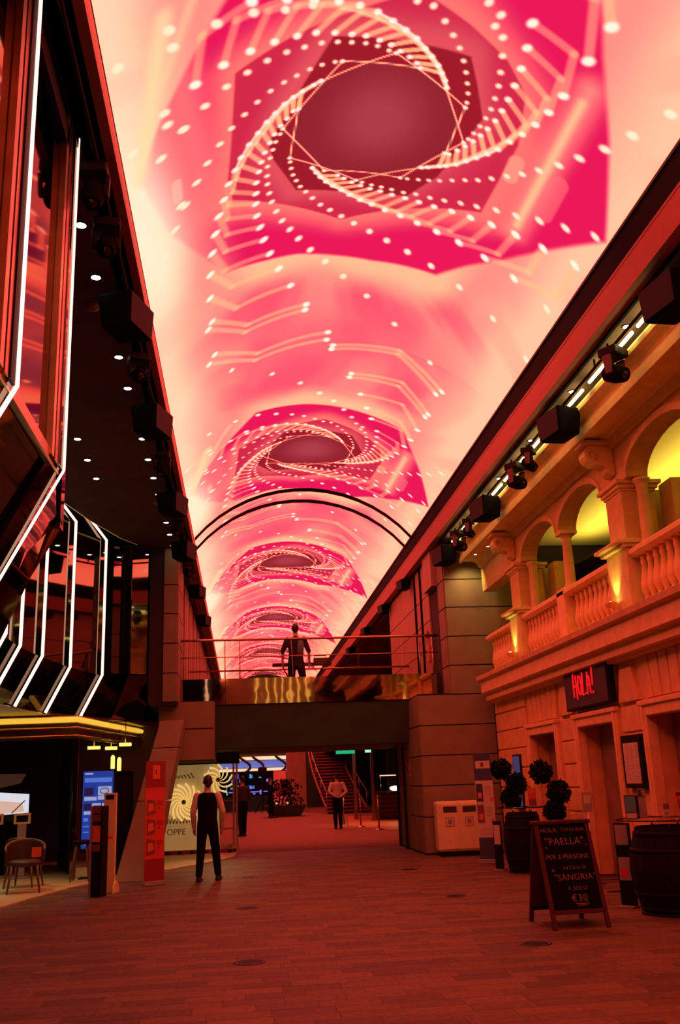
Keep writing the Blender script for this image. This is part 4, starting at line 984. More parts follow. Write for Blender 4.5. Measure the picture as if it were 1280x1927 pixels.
for y0, y1 in ((4.94, 5.02), (5.06, 5.27), (6.44, 6.80)):
    q(bay, 'slanted_frame', 'mirror_dark', [(-1.32, y0, ZB), (-1.32, y1, ZB), (-1.74, y1, ZS), (-1.74, y0, ZS)], (-0.06, 0, 0))
MB().box(-1.42, -1.31, 5.30, 6.6, 6.42, 6.60).build('top_frame', 'black', bay, world=True)
MB().box(-1.42, -1.29, -2, 6.80, 6.64, ZTOP + 0.01).build('top_rail', 'mirror_rose', bay, world=True)
MB().box(-1.40, -1.33, -2, 6.8, ZB - 0.04, ZB + 0.05).build('sill', 'bronze', bay, world=True)
q(bay, 'end_plate', 'black', [(-1.42, 6.78, ZB), (-3.4, 6.78, ZB), (-3.4, 6.78, ZTOP), (-1.42, 6.78, ZTOP)], (0, -0.03, 0))
q(bay, 'end_plate', 'black', [(-1.42, 6.78, ZB), (-3.4, 6.78, ZB), (-3.4, 6.78, ZS), (-1.84, 6.78, ZS)], (0, -0.03, 0))
q(bay, 'underside', 'dark_glass', [(-1.80, -2, ZS), (-1.80, 6.78, ZS), (-3.6, 6.78, 2.9), (-3.6, -2, 2.9)], (0, 0, 0.03))
# lower facet past the second neon edge
q(bay, 'facet_pane', 'mirror_dark', [(-1.36, 6.86, ZB - 0.02), (-1.58, 8.1, 3.80), (-2.02, 8.1, 2.72), (-1.80, 6.86, 2.95)], (-0.03, 0, 0.02))
MB().tube([(-1.56, 8.12, 3.86), (-1.60, 8.12, 3.74), (-2.35, 8.05, 2.35)], 0.045, 4).build('facet_rail', 'bronze', bay, world=True)
MB().box(-1.62, -1.54, 8.05, 8.2, 3.75, 4.3).build('facet_post', 'mirror_rose', bay, world=True)
q(bay, 'recess_wall', 'dark_glass', [(-2.2, 8.2, 2.7), (-3.6, 13.1, 2.7), (-3.6, 13.1, 6.7), (-2.2, 8.2, 6.7)], (-0.03, 0, 0))
for y, r_ in ((5.28, 0.016), (6.82, 0.011)):
    MB().tube([(-1.295, y, ZTOP), (-1.295, y, ZB), (-1.725, y, ZS)], r_, 8).build('neon_tube', 'neon', bay, world=True)

# ------------------------------------------------------------------ neon fins of the curved mirror front
FP = [(-3.40, 13.2), (-3.47, 14.4), (-3.52, 15.6), (-3.43, 16.9), (-3.23, 18.5), (-2.84, 20.0)]
mf = thing('mirrored_shopfront', 'curved mirror glass front between the neon fins above the shop', 'mirror front', (-3.5, 17, 3.0))
for (xa, ya), (xb, yb) in zip(FP, FP[1:]):
    sl = {20.0: 0.35, 18.5: 0.30, 16.9: 0.25}.get(yb, 0.15) / 2
    xm = xb - 0.10 - sl * (yb - ya); dx = sl * (yb - ya)
    q(mf, 'upright_pane', 'mirror_dark', [(xm - dx, ya + 0.04, ZB), (xm + dx, yb - 0.10, ZB), (xm + dx, yb - 0.10, 6.70), (xm - dx, ya + 0.04, 6.70)])
    q(mf, 'slanted_pane', 'dark_glass', [(xa - 0.05, ya, ZB), (xb - 0.05, yb, ZB), (xb - 0.47, yb, ZS), (xa - 0.47, ya, ZS)])
    q(mf, 'top_pane', 'mirror_dark', [(xa - 0.05, ya, 6.70), (xb - 0.05, yb, 6.70), (xb - 0.47, yb, 7.3), (xa - 0.47, ya, 7.3)])
    q(mf, 'edge_strip', 'mirror_rose', [(xm + dx, yb - 0.10, ZB), (xb - 0.02, yb - 0.02, ZB), (xb - 0.02, yb - 0.02, 6.70), (xm + dx, yb - 0.10, 6.70)])
fl_lab = ['seventh', 'sixth', 'fifth', 'fourth', 'third', 'second']
names = ['at the picture edge, mostly hidden', 'nearest the left picture edge', 'second from the left edge', 'third from the left edge', 'fourth from the left edge', 'last before the mirror wall and grey pylon']
for (x, y), l in list(zip(FP, names))[1:]:
    t = thing('neon_fin', 'bent white neon fin on the mirror front, ' + l, 'neon light', (x, y, ZS), 0, 'neon fins')
    MB().slab([(0.03, 0.026, ZB - ZS), (0.03, 0.026, 6.70 - ZS), (-0.12, 0.026, 6.70 - ZS), (-0.12, 0.026, ZB - ZS)], (0, 0.03, 0)).build('blade', 'black', t)
    MB().slab([(0.03, 0.026, ZB - ZS), (-0.10, 0.026, ZB - ZS), (-0.50, 0.026, 0.0), (-0.39, 0.026, 0.0)], (0, 0.03, 0)).build('blade', 'black', t)
    MB().tube([(-0.42, 0, 7.28 - ZS), (0, 0, 6.72 - ZS), (0, 0, ZB - ZS), (-0.42, 0, 0.0)], 0.028, 8).build('neon_tube', 'neon', t)
# soffit under the fins, light ledge and fascia of the shop
us = [(-8.5, 13.2), (-3.9, 13.2), (-3.97, 14.4), (-4.0, 15.6), (-3.9, 16.9), (-3.7, 18.5), (-3.3, 19.9), (-2.5, 21.2), (-2.2, 24), (-8.5, 24)]
struct(MB().ext_z(us, 2.99, 3.03).build('ceiling', 'bronze'))
FA = [(-8.5, 19.15), (-3.14, 19.0), (-2.42, 23.6)]
fa = struct(MB().build('wall_fascia', 'bronze') if False else MB().slab([(-8.5, 19.15, 2.55), (-3.14, 19.0, 2.55), (-3.14, 19.0, 2.97), (-8.5, 19.15, 2.97)], (0, 0.08, 0)).build('wall_fascia', 'bronze'))
MB().slab([(-3.14, 19.0, 2.55), (-2.42, 23.6, 2.55), (-2.42, 23.6, 2.97), (-3.14, 19.0, 2.97)], (-0.08, 0, 0)).build('fascia_return', 'bronze', fa)
for z, m in ((2.75, 'gold'), (2.60, 'gold')):
    MB().tube([(-8.5, 19.13, z), (-3.13, 18.98, z), (-2.40, 23.6, z)], 0.018, 6).build('moulding', m, fa)
t = thing('ledge_light', 'yellow glowing light ledge running above the left shop', 'light strip', (-3.14, 18.96, 2.88))
MB().tube([(-8.5, 19.10, 2.895), (-3.12, 18.95, 2.895), (-2.38, 23.6, 2.895)], 0.05, 8).build('tube', 'cove', t, world=True)
MB().tube([(-8.5, 19.11, 2.955), (-3.12, 18.96, 2.955), (-2.38, 23.6, 2.955)], 0.014, 6).build('trim', 'gold', t, world=True)

# ------------------------------------------------------------------ the shop inside
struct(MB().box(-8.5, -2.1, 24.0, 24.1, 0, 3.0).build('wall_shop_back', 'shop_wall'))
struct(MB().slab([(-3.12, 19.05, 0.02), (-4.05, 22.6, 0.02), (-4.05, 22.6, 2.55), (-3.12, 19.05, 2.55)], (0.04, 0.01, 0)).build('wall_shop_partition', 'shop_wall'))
t = thing('mirror_post', 'slim mirrored corner post between the dark shop and the blue kiosk', 'post', (-3.12, 18.98, 0.02))
MB().box(-0.05, 0.05, -0.05, 0.05, 0, 2.54).build('post', 'mirror_rose', t, bevel=0.01)
MB().box(-0.06, 0.06, -0.06, 0.06, 0, 0.05).build('foot', 'bronze', t)
for i, (x, y, w) in enumerate([(-4.6, 18.2, 60), (-3.7, 16.6, 70), (-2.75, 20.6, 50), (-5.5, 16.0, 50)]):
    spot('shop_spot', (x, y, 2.9 if i != 2 else 2.5), (x, y, 0), w, (1.0, 0.74, 0.36), 100, 0.8, 0.05)
struct(MB().box(-4.0, -2.1, 23.7, 23.95, 0.02, 3.0).build('wall_shop_inner', 'chair_wood'))
for i, (x, y, z, w) in enumerate([(-3.25, 22.0, 2.50, 0.28), (-2.85, 21.8, 2.47, 0.26), (-2.50, 21.4, 2.52, 0.26)]):
    t = thing('light_bar', ['left gold light bar under the shop ceiling above the kiosk', 'middle gold light bar under the shop ceiling above the kiosk', 'right gold light bar under the shop ceiling above the kiosk'][i], 'lamp', (x, y, z), math.radians(8), 'gold light bars')
    MB().box(-w / 2, w / 2, -0.05, 0.05, -0.05, 0.02).build('diffuser', 'bar_gold', t, bevel=0.01); MB().tube([(0, 0, 0.02), (0, 0, 0.48)], 0.012, 6).build('rod', 'gold', t)
for i, (x, z) in enumerate([(-2.82, 2.15), (-2.68, 2.1)]):
    t = thing('pendant_lamp', ['left glowing pendant lamp above the black cabinet', 'right glowing pendant lamp above the black cabinet'][i], 'lamp', (x, 21.9, z), 0, 'shop pendants')
    MB().lathe([(0.02, 0.16), (0.045, 0.12), (0.045, -0.12), (0.02, -0.16)], 12).build('shade', 'bar_gold', t); MB().tube([(0, 0, 0.16), (0, 0, 2.99 - z)], 0.006, 5).build('cord', 'black', t)
t = thing('shop_exit_sign', 'small green exit sign under the shop ceiling above the kiosk', 'sign', (-2.95, 21.9, 2.66))
MB().box(-0.12, 0.12, -0.02, 0.02, -0.05, 0.05).build('panel', 'exit_green', t); MB().tube([(0, 0, 0.05), (0, 0, 0.32)], 0.01, 6).build('rod', 'black', t)
# wall television
t = thing('television', 'wall television at the left edge showing pale food pictures', 'television', (-4.78, 20.6, 1.55))
MB().box(-0.75, 0.52, 0, 0.06, -0.52, 0.50).build('bezel', 'screen_black', t, bevel=0.01)
MB().box(-0.72, 0.49, -0.006, 0.0, -0.47, 0.46).build('screen', 'screen_black', t)
MB().slab([(-0.70, -0.007, -0.42), (0.48, -0.007, -0.36), (0.48, -0.007, 0.0), (-0.3, -0.007, 0.07), (-0.70, -0.007, 0.06)], (0, -0.001, 0)).build('picture', 'screen_white', t)
MB().slab([(-0.60, -0.009, -0.40), (0.40, -0.009, -0.34), (0.35, -0.009, -0.16), (0.0, -0.009, -0.12), (-0.35, -0.009, -0.10), (-0.60, -0.009, -0.16)], (0, -0.001, 0)).build('picture', 'screen_cream', t)
MB().slab([(-0.28 + 0.16 * math.cos(a), -0.009, 0.06 + 0.24 * math.sin(a)) for a in np.linspace(0, 2 * math.pi, 16, endpoint=False)], (0, -0.001, 0)).build('picture', 'screen_white', t)
MB().slab([(-0.25, -0.007, 0.42), (0.40, -0.007, 0.40), (0.30, -0.007, 0.22), (-0.1, -0.007, 0.14)], (0, -0.001, 0)).build('picture', 'screen_brown', t)
MB().tube([(0.15, -0.012, -0.36), (0.40, -0.012, -0.12)], 0.012, 6).build('picture', 'screen_brown', t)
MB().tube([(0, 0.05, -0.5), (0, 0.06, -1.52)], 0.04, 8).build('stand', 'black', t)
# tablets on posts
for i, (x, y) in enumerate([(-4.22, 19.7), (-4.78, 19.9)]):
    t = thing('tablet_stand', ['white framed tablet on a grey post beside the television', 'white framed tablet on a grey post cut by the left edge'][i], 'tablet stand', (x, y, 0.02), 0, 'tablet stands')
    MB().box(-0.16, 0.16, -0.02, 0.02, 0.98, 1.18).build('frame', 'white_plastic', t, bevel=0.01)
    MB().box(-0.11, 0.11, -0.025, -0.02, 1.02, 1.14).build('display', 'screen_black', t)
    MB().box(-0.085, 0.085, -0.015, 0.02, 0.03, 0.98).build('post', 'grey_plastic', t, bevel=0.008)
    MB().box(-0.2, 0.2, -0.15, 0.15, 0, 0.03).build('base', 'grey_plastic', t, bevel=0.008)
# tub chairs with a hanging tag
def tub_chair(label, loc, rz, tagged):
    t = thing('tub_chair', label, 'chair', loc, rz, 'tub chairs in the left shop')
    b = MB(); n = 18; ro, ri = 0.31, 0.275
    prof = []
    for k in range(n + 1):
        a = math.radians(-200 + 220 * k / n)
        h = 0.44 + 0.36 * (0.55 + 0.45 * math.sin(math.pi * k / n))
        prof.append((a, h))
    vs_ = []; fs = []
    for a, h in prof:
        for r, z in ((ro, 0.40), (ro + 0.02, h), (ri + 0.01, h), (ri, 0.42)): vs_.append((r * math.cos(a), -r * math.sin(a), z))
    for k in range(n):
        for j in range(4): fs.append((k * 4 + j, k * 4 + (j + 1) % 4, (k + 1) * 4 + (j + 1) % 4, (k + 1) * 4 + j))
    fs += [(0, 1, 2, 3), (n * 4 + 3, n * 4 + 2, n * 4 + 1, n * 4)]
    b.add(vs_, fs, False); b.build('backrest', 'chair_shell', t, bevel=0.008)
    MB().lathe([(0.27, 0.40), (0.29, 0.43), (0.28, 0.48), (0.2, 0.50)], 20).build('seat', 'chair_shell', t)
    MB().tube([((ro) * math.cos(a), -(ro) * math.sin(a), h + 0.005) for a, h in prof], 0.018, 8).build('top_rim', 'chair_wood', t)
    for sx, sy in ((-1, -1), (1, -1), (-1, 1), (1, 1)):
        MB().tube([(0.19 * sx, 0.19 * sy, 0.42), (0.25 * sx, 0.25 * sy, 0.0)], 0.024, 8, r1=0.014).build('leg', 'chair_wood', t)
    if tagged: MB().box(0.10, 0.25, -0.335, -0.325, 0.55, 0.70).build('hanging_tag', 'print_orange', t)
    return t
tub_chair('dark red tub chair with a pink tag on its back, left foreground shop', (-3.55, 16.9, 0.02), math.radians(12), True)
tub_chair('dark red tub chair cut by the left edge, behind the tagged one', (-4.35, 16.7, 0.02), math.radians(-30), False)
tub_chair('dark red tub chair behind the tagged chair, facing the street', (-3.75, 17.85, 0.02), math.radians(170), False)
t = thing('bar_stool', 'dark bar stool beside the blue kiosk behind the mirrored post', 'stool', (-2.88, 18.45, 0.02))
MB().lathe([(0.12, 0.62), (0.17, 0.64), (0.17, 0.68), (0.1, 0.70)], 14).build('seat', 'black', t)
for sx, sy in ((-1, -1), (1, -1), (-1, 1), (1, 1)): MB().tube([(0.09 * sx, 0.09 * sy, 0.63), (0.16 * sx, 0.16 * sy, 0)], 0.016, 6).build('leg', 'chair_wood', t)
MB().tube([(0.135 * math.cos(a), 0.135 * math.sin(a), 0.25) for a in np.linspace(0, 2 * math.pi, 13)[:-1]], 0.010, 6, True).build('foot_ring', 'chair_wood', t)
# blue touch-screen kiosk
t = thing('touch_kiosk', 'tall blue touch screen kiosk standing in the left shop', 'kiosk', (-2.69, 18.9, 0.02))
MB().box(-0.31, 0.31, 0, 0.07, 0.45, 1.93).build('housing', 'black', t, bevel=0.01)
MB().box(-0.28, 0.28, -0.006, 0.0, 0.52, 1.90).build('screen', 'screen_blue', t)
for x0, x1, z0, z1, m in [(-0.25, -0.08, 1.46, 1.60, 'screen_navy'), (0.0, 0.25, 1.46, 1.62, 'screen_pale'), (-0.25, -0.02, 1.37, 1.44, 'screen_pale'), (0.0, 0.25, 1.38, 1.45, 'screen_pale'), (-0.25, -0.12, 1.20, 1.32, 'screen_navy'), (-0.1, 0.06, 1.20, 1.32, 'screen_pale'), (0.08, 0.2, 1.2, 1.32, 'screen_pale'), (-0.25, -0.1, 1.12, 1.18, 'screen_pale'), (-0.25, 0.25, 1.70, 1.78, 'screen_blue_lit'), (-0.25, -0.1, 1.84, 1.87, 'screen_pale'), (-0.25, -0.17, 1.0, 1.06, 'screen_blue_lit'), (-0.25, -0.15, 0.8, 0.82, 'screen_blue_lit'), (-0.25, -0.15, 0.9, 0.92, 'screen_blue_lit')]:
    MB().box(x0, x1, -0.009, -0.006, z0, z1).build('tile', m, t)
MB().lathe([(0.04, 0), (0.04, 0.003)], 16).build('round_icon', 'screen_pale', t).matrix_local = Matrix.Translation((-0.2, -0.007, 0.62)) @ Matrix.Rotation(math.pi / 2, 4, 'X')
MB().tube([(0.08 * math.cos(a) + 0.12, -0.011, 1.54 + 0.05 * math.sin(a)) for a in np.linspace(0, 6.28, 13)[:-1]], 0.008, 5, True).build('picture', 'screen_brown', t)
MB().box(-0.12, 0.12, 0.01, 0.06, 0.0, 0.46).build('stem', 'black', t); MB().box(-0.3, 0.3, -0.12, 0.2, 0.0, 0.02).build('foot', 'black', t)
t = thing('tall_black_speaker', 'tall black cabinet behind the blue kiosk', 'cabinet', (-2.28, 19.6, 0.02))
MB().box(-0.16, 0.16, -0.1, 0.16, 0, 1.9).build('body', 'matte_black', t, bevel=0.02); MB().box(-0.13, 0.13, -0.105, -0.1, 0.1, 1.8).build('grille', 'black', t)
# sanitiser and leaflet columns
t = thing('leaflet_column', 'narrow dark leaflet column with orange cards in front of kiosk', 'leaflet stand', (-2.22, 15.85, 0), math.radians(-18))
MB().box(-0.10, -0.075, -0.11, 0.11, 0, 1.33).build('side_panel', 'grey_plastic', t); MB().box(0.08, 0.10, -0.11, 0.11, 0, 1.33).build('side_panel', 'black', t)
MB().box(-0.075, 0.08, -0.08, 0.11, 0, 1.33).build('back', 'black', t)
for z, h, m in ((1.22, 0.12, 'print_brown'), (1.10, 0.1, 'print_brown'), (0.80, 0.24, 'print_orange'), (0.66, 0.1, 'print_brown')):
    MB().box(-0.065, 0.07, -0.10, -0.08, z, z + h).build('leaflet', m, t)
t = thing('sanitiser_column', 'slim white sanitiser column with rounded foot beside the leaflet column', 'dispenser', (-2.12, 16.35, 0), math.radians(-10))
MB().box(-0.10, 0.10, -0.04, 0.04, 0, 1.52).build('column', 'white_plastic', t, bevel=0.008)
MB().box(-0.065, 0.065, -0.046, -0.04, 1.42, 1.49).build('slot', 'screen_black', t)
MB().box(-0.05, 0.06, -0.043, -0.04, 0.82, 0.85).build('logo_line', 'print_red', t); MB().lathe([(0.022, 0), (0.022, 0.003)], 12).build('logo_dot', 'print_red', t).matrix_local = Matrix.Translation((-0.06, -0.04, 0.835)) @ Matrix.Rotation(math.pi / 2, 4, 'X')
for s in (-1, 1):
    pr = [(-0.16, 0), (0.16, 0)] + [(0.16 * math.cos(a), 0.18 * math.sin(a)) for a in np.linspace(0.15, math.pi - 0.15, 9)]
    MB().ext_x([(y_, z_) for y_, z_ in pr], s * 0.12 - 0.01, s * 0.12 + 0.01).build('foot', 'white_plastic', t)
# red roll-up banner
t = thing('red_banner', 'tall red roll-up banner with food pictures beside the leaning leg', 'banner', (-1.48, 17.2, 0), math.radians(35))
MB().box(-0.20, 0.20, -0.05, 0.07, 0, 0.07).build('cassette', 'grey_plastic', t, bevel=0.01)
MB().box(-0.19, 0.19, -0.006, 0.006, 0.05, 2.02).build('sheet', 'print_red', t)
MB().box(-0.19, 0.19, -0.009, -0.006, 1.58, 2.02).build('header', 'print_crimson', t)
MB().box(-0.06, 0.08, -0.012, -0.009, 1.72, 1.95).build('badge', 'print_orange', t); MB().box(-0.01, 0.02, -0.014, -0.012, 1.80, 1.88).build('badge_mark', 'print_crimson', t)
MB().box(-0.19, 0.19, -0.009, -0.006, 0.07, 0.42).build('footer', 'print_crimson', t)
for z in (1.12, 0.80, 0.48):
    MB().slab([(-0.16, -0.009, z), (0.0, -0.009, z + 0.03), (0.0, -0.009, z + 0.24), (-0.16, -0.009, z + 0.27)], (0, -0.002, 0)).build('picture', 'print_brown', t)
    MB().slab([(-0.14, -0.011, z + 0.05), (-0.02, -0.011, z + 0.09), (-0.04, -0.011, z + 0.2), (-0.13, -0.011, z + 0.2)], (0, -0.002, 0)).build('picture', 'print_orange', t)
    MB().box(0.06, 0.09, -0.01, -0.006, z + 0.1, z + 0.14).build('price_dot', 'print_brown', t)
    b = MB()
    for k in range(4): b.box(0.03, 0.15, -0.0095, -0.006, z + 0.17 + k * 0.02, z + 0.178 + k * 0.02)
    b.build('lettering', 'print_crimson', t)
MB().tube([(0, 0.03, 0.05), (0, 0.03, 2.02)], 0.012, 6).build('pole', 'grey_plastic', t)

# ------------------------------------------------------------------ bright display window under the pylon
t = thing('display_window', 'bright shop window with golden swirl decoration behind the man', 'shop window', (-1.0, 24.4, 0))
MB().box(-0.92, 0.86, -0.05, 0.5, 0, 0.10).build('plinth', 'print_crimson', t); MB().box(-0.95, 0.95, -0.08, 0.5, 2.10, 2.35).build('head', 'beam_dark', t)
MB().box(-0.90, 0.16, 0.20, 0.26, 0.10, 2.10).build('panel', 'backlit', t); MB().box(0.18, 0.45, 0.20, 0.26, 0.10, 2.10).build('panel', 'backlit', t)
MB().box(-0.92, 0.86, -0.03, -0.015, 0.10, 2.10).build('glass', 'glass_clear', t)
MB().box(0.845, 0.86, -0.03, 0.5, 0.10, 2.10).build('side_glass', 'glass_clear', t)
for x in (0.80, 0.88): MB().box(x - 0.025, x + 0.025, -0.05, 0.0, 0.05, 2.12).build('corner_post', 'steel', t)
for cx, cz, rr, n, a0 in ((-0.42, 1.22, 0.44, 14, 0.0), (0.42, 1.72, 0.36, 10, 0.7)):
    for k in range(n):
        a = a0 + 2 * math.pi * k / n; pts = []
        for u in np.linspace(0.12, 1, 8):
            pts.append((cx + rr * u * math.cos(a + 1.5 * u), 0.15 - 0.05 * math.sin(u * 3), cz + rr * u * math.sin(a + 1.5 * u)))
        MB().tube(pts, 0.008, 6, r1=0.026).build('swirl_rib', 'swirl', t)
    MB().ball((cx, 0.12, cz), 0.06).build('swirl_core', 'swirl_dark', t)
for k in range(7):
    MB().tube([(-0.8 + 0.09 * k, 0.17, 1.72 + 0.03 * k), (-0.77 + 0.09 * k, 0.15, 1.86), (-0.72 + 0.09 * k, 0.17, 1.78)], 0.014, 6).build('curl', 'swirl_dark', t)
    MB().tube([(-0.82 + 0.08 * k, 0.17, 0.72), (-0.79 + 0.08 * k, 0.15, 0.84 + 0.03 * (k % 2)), (-0.75 + 0.08 * k, 0.17, 0.74)], 0.014, 6).build('curl', 'swirl_dark', t)
text_obj('lettering', 'OPPE', 0.2, 'swirl_dark', t, (-0.6, 0.19, 0.52), (1, 0, 0), (0, 0, 1))
for x, z in ((0.62, 1.2), (0.62, 0.55)): MB().box(0.50, 0.80, 0.0, 0.4, z, z + 0.02).build('shelf', 'red_paint', t)
for k in range(5): MB().ball((0.54 + 0.05 * k, 0.1, 0.17), (0.025, 0.025, 0.07)).build('ornament', 'white_plastic', t)
for k in range(6): MB().box(-0.85 + 0.3 * k, -0.75 + 0.3 * k, -0.052, -0.05, 0.02, 0.09).build('plinth_mark', 'black', t)
spot('window_spill', (-0.5, 23.7, 2.05), (-0.5, 21.0, 0), 55, (1.0, 0.72, 0.30), 60, 0.8, 0.1)

# ------------------------------------------------------------------ downlights
def downlight(x, y, z, label, group, r=0.055):
    t = thing('downlight', label, 'lamp', (x, y, z), 0, group)
    MB().lathe([(r + 0.012, 0.005), (r + 0.012, -0.006), (r, -0.006), (r, 0.0)], 18).build('ring', 'black', t)
    MB().lathe([(r, -0.005), (r, 0.0)], 18).build('lens', 'lamp_white', t)
for k in range(14):
    downlight(-1.49, 8.14 + 0.972 * k, 6.775, 'recessed white downlight in the left soffit by the screen, %s from the front' % ORD[k], 'soffit downlights along the screen', 0.05)
for k in range(3):
    downlight(-2.47, 13.98 + 0.98 * k, 6.775, 'recessed white downlight in the inner row beside the glass bay, %s from the front' % ORD[k], 'inner soffit downlights', 0.05)
for k in range(7):
    downlight(4.75, 10.1 + 2.0 * k, 6.795, 'recessed white downlight in the right soffit, %s from the front' % ORD[k], 'right soffit downlights', 0.05)
for i, (x, y) in enumerate([(-1.62, 9.75), (-1.55, 17.4)]):
    t = thing('smoke_detector', ['dull round detector on the left soffit between front downlights', 'dull round detector on the left soffit near the pylon'][i], 'detector', (x, y, 6.78), 0, 'detectors')
    MB().lathe([(0.075, 0), (0.075, -0.03), (0.05, -0.05), (0.02, -0.055)], 16).build('cap', 'panel_rose', t); MB().lathe([(0.085, 0), (0.085, -0.008)], 16).build('plate', 'panel_rose', t)

# ------------------------------------------------------------------ stage lights and loudspeakers on the rigs
for i, (x, l) in enumerate([(-1.17, 'left'), (4.66, 'right')]):
    t = thing('rig_pipe', 'black lighting pipe running under the %s screen beam' % l, 'pipe', (x, 15, 6.66))
    MB().tube([(0, -19, 0), (0, 40, 0)], 0.02, 6).build('pipe', 'black', t)
    b = MB()
    for k in range(-9, 20): b.box(-0.012, 0.012, k * 2 - 0.01, k * 2 + 0.01, 0, 0.115)
    b.build('hangers', 'black', t)
def mover(label, loc, rz, tilt, sc=1.0, yoke='black'):
    t = thing('moving_light', label, 'stage light', loc, rz, 'moving stage lights'); t.scale = (sc, sc, sc)
    MB().box(-0.15, 0.15, -0.13, 0.13, -0.12, 0.0).build('base', 'black', t, bevel=0.02)
    for s in (-1, 1): MB().hexa([(s * 0.15 - 0.02, -0.06, -0.12), (s * 0.15 + 0.02, -0.06, -0.12), (s * 0.15 + 0.02, 0.06, -0.12), (s * 0.15 - 0.02, 0.06, -0.12)], [(s * 0.14 - 0.02, -0.04, -0.36), (s * 0.14 + 0.02, -0.04, -0.36), (s * 0.14 + 0.02, 0.04, -0.36), (s * 0.14 - 0.02, 0.04, -0.36)]).build('yoke_arm', 'yoke_red' if yoke == 'red' else 'black', t, bevel=0.006)
    h = MB().lathe([(0.07, -0.16), (0.11, -0.12), (0.12, 0.02), (0.10, 0.12), (0.085, 0.16), (0.075, 0.16), (0.07, 0.145)], 18).build('head', 'matte_black', t)
    h.matrix_local = Matrix.Translation((0, 0, -0.33)) @ Matrix.Rotation(tilt, 4, 'X')
    ln = MB().lathe([(0.068, 0.146), (0.05, 0.155), (0.01, 0.16)], 16).build('lens', 'dark_glass', h)
    MB().tube([(-0.1, 0, 0), (-0.1, 0, 0.05)], 0.015, 6).tube([(0.1, 0, 0), (0.1, 0, 0.05)], 0.015, 6).build('clamp', 'black', t)
def speaker(label, loc, rz, sc=1.0):
    t = thing('loudspeaker', label, 'loudspeaker', loc, rz, 'hanging loudspeakers'); t.scale = (sc, sc, sc)
    MB().hexa([(-0.20, -0.28, -0.42), (0.16, -0.22, -0.42), (0.16, 0.22, -0.42), (-0.20, 0.28, -0.42)], [(-0.22, -0.30, -0.02), (0.20, -0.26, -0.02), (0.20, 0.26, -0.02), (-0.22, 0.30, -0.02)]).build('cabinet', 'matte_black', t, bevel=0.03)
    MB().slab([(-0.21, -0.26, -0.40), (-0.225, -0.28, -0.05), (-0.225, 0.28, -0.05), (-0.21, 0.26, -0.40)], (-0.012, 0, 0)).build('grille', 'black', t)
    MB().tube([(0, -0.2, -0.02), (0, -0.2, 0.012)], 0.015, 6).tube([(0, 0.2, -0.02), (0, 0.2, 0.012)], 0.015, 6).build('bracket', 'black', t)
LM = [7.05, 7.85, 10.7, 14.2, 17.9, 21.8]; LS = [9.35, 12.4, 16.4, 19.9, 24.5, 29]
for i, y in enumerate(LM): mover('black moving head light on the left rig, %s from the front' % ORD[i], (-1.20, y, 6.63), math.radians(10 * (i % 3)), math.radians(160 - 20 * (i % 3)), 0.8)
for i, y in enumerate(LS): speaker('black loudspeaker on the left rig, %s from the front' % ORD[i], (-1.22 if y < 23 else -1.14, y, 6.63), math.radians(180 - 20), 0.95 if y < 23 else 0.8)
RM = [10.4, 14.05, 14.8, 18.3, 19.2]; RS = [8.7, 12.45, 16.8, 20.6, 24.9, 28.6, 33, 38]
for i, y in enumerate(RM): mover('black moving head light on the right rig, %s from the right picture edge' % ORD[i], (4.66, y, 6.63), math.radians(35 + 25 * (i % 2)), math.radians(115 + 20 * (i % 2)), 1.0 if i % 2 == 0 else 0.8, 'red')
for i, y in enumerate(RS): speaker('black loudspeaker on the right rig, %s from the right picture edge' % ORD[i], (4.66 if y < 22 else 4.43, y, 6.63 if y < 22 else 6.775), math.radians(12), 1.0 if y < 22 else 0.68)
# ------------------------------------------------------------------ right foreground things
# recycling bin
t = thing('recycling_bin', 'wide white recycling bin with two slots against the grey tower', 'bin', (4.50, 20.45, 0), math.radians(-4))
MB().box(-0.42, 0.44, -0.20, 0.22, 0.0, 0.10).build('plinth', 'black', t)
MB().box(-0.47, 0.62, -0.24, 0.24, 0.09, 1.08).build('body', 'white_plastic', t, bevel=0.05)
for x0, x1 in ((-0.38, -0.02), (0.02, 0.38), (0.42, 0.58)):
    d = MB().box(x0, x1, -0.256, -0.236, 0.14, 1.02).build('door', 'white_plastic', t, bevel=0.008)
    if x1 < 0.5:
        MB().box(x0 + 0.05, x1 - 0.03, -0.262, -0.25, 0.86, 0.98).build('slot', 'dark_slot', d, bevel=0.01)
        MB().box((x0 + x1) / 2 - 0.09, (x0 + x1) / 2 + 0.09, -0.259, -0.255, 0.58, 0.77).build('sticker', 'paper_grey', d)
        MB().box((x0 + x1) / 2 - 0.075, (x0 + x1) / 2 + 0.075, -0.262, -0.258, 0.595, 0.755).build('sticker_face', 'paper', d)
        MB().tube([((x0 + x1) / 2 - 0.03, -0.264, 0.64), ((x0 + x1) / 2 - 0.02, -0.264, 0.72), ((x0 + x1) / 2 + 0.03, -0.264, 0.70), ((x0 + x1) / 2 + 0.01, -0.264, 0.64)], 0.009, 5).build('symbol', 'ink', d)
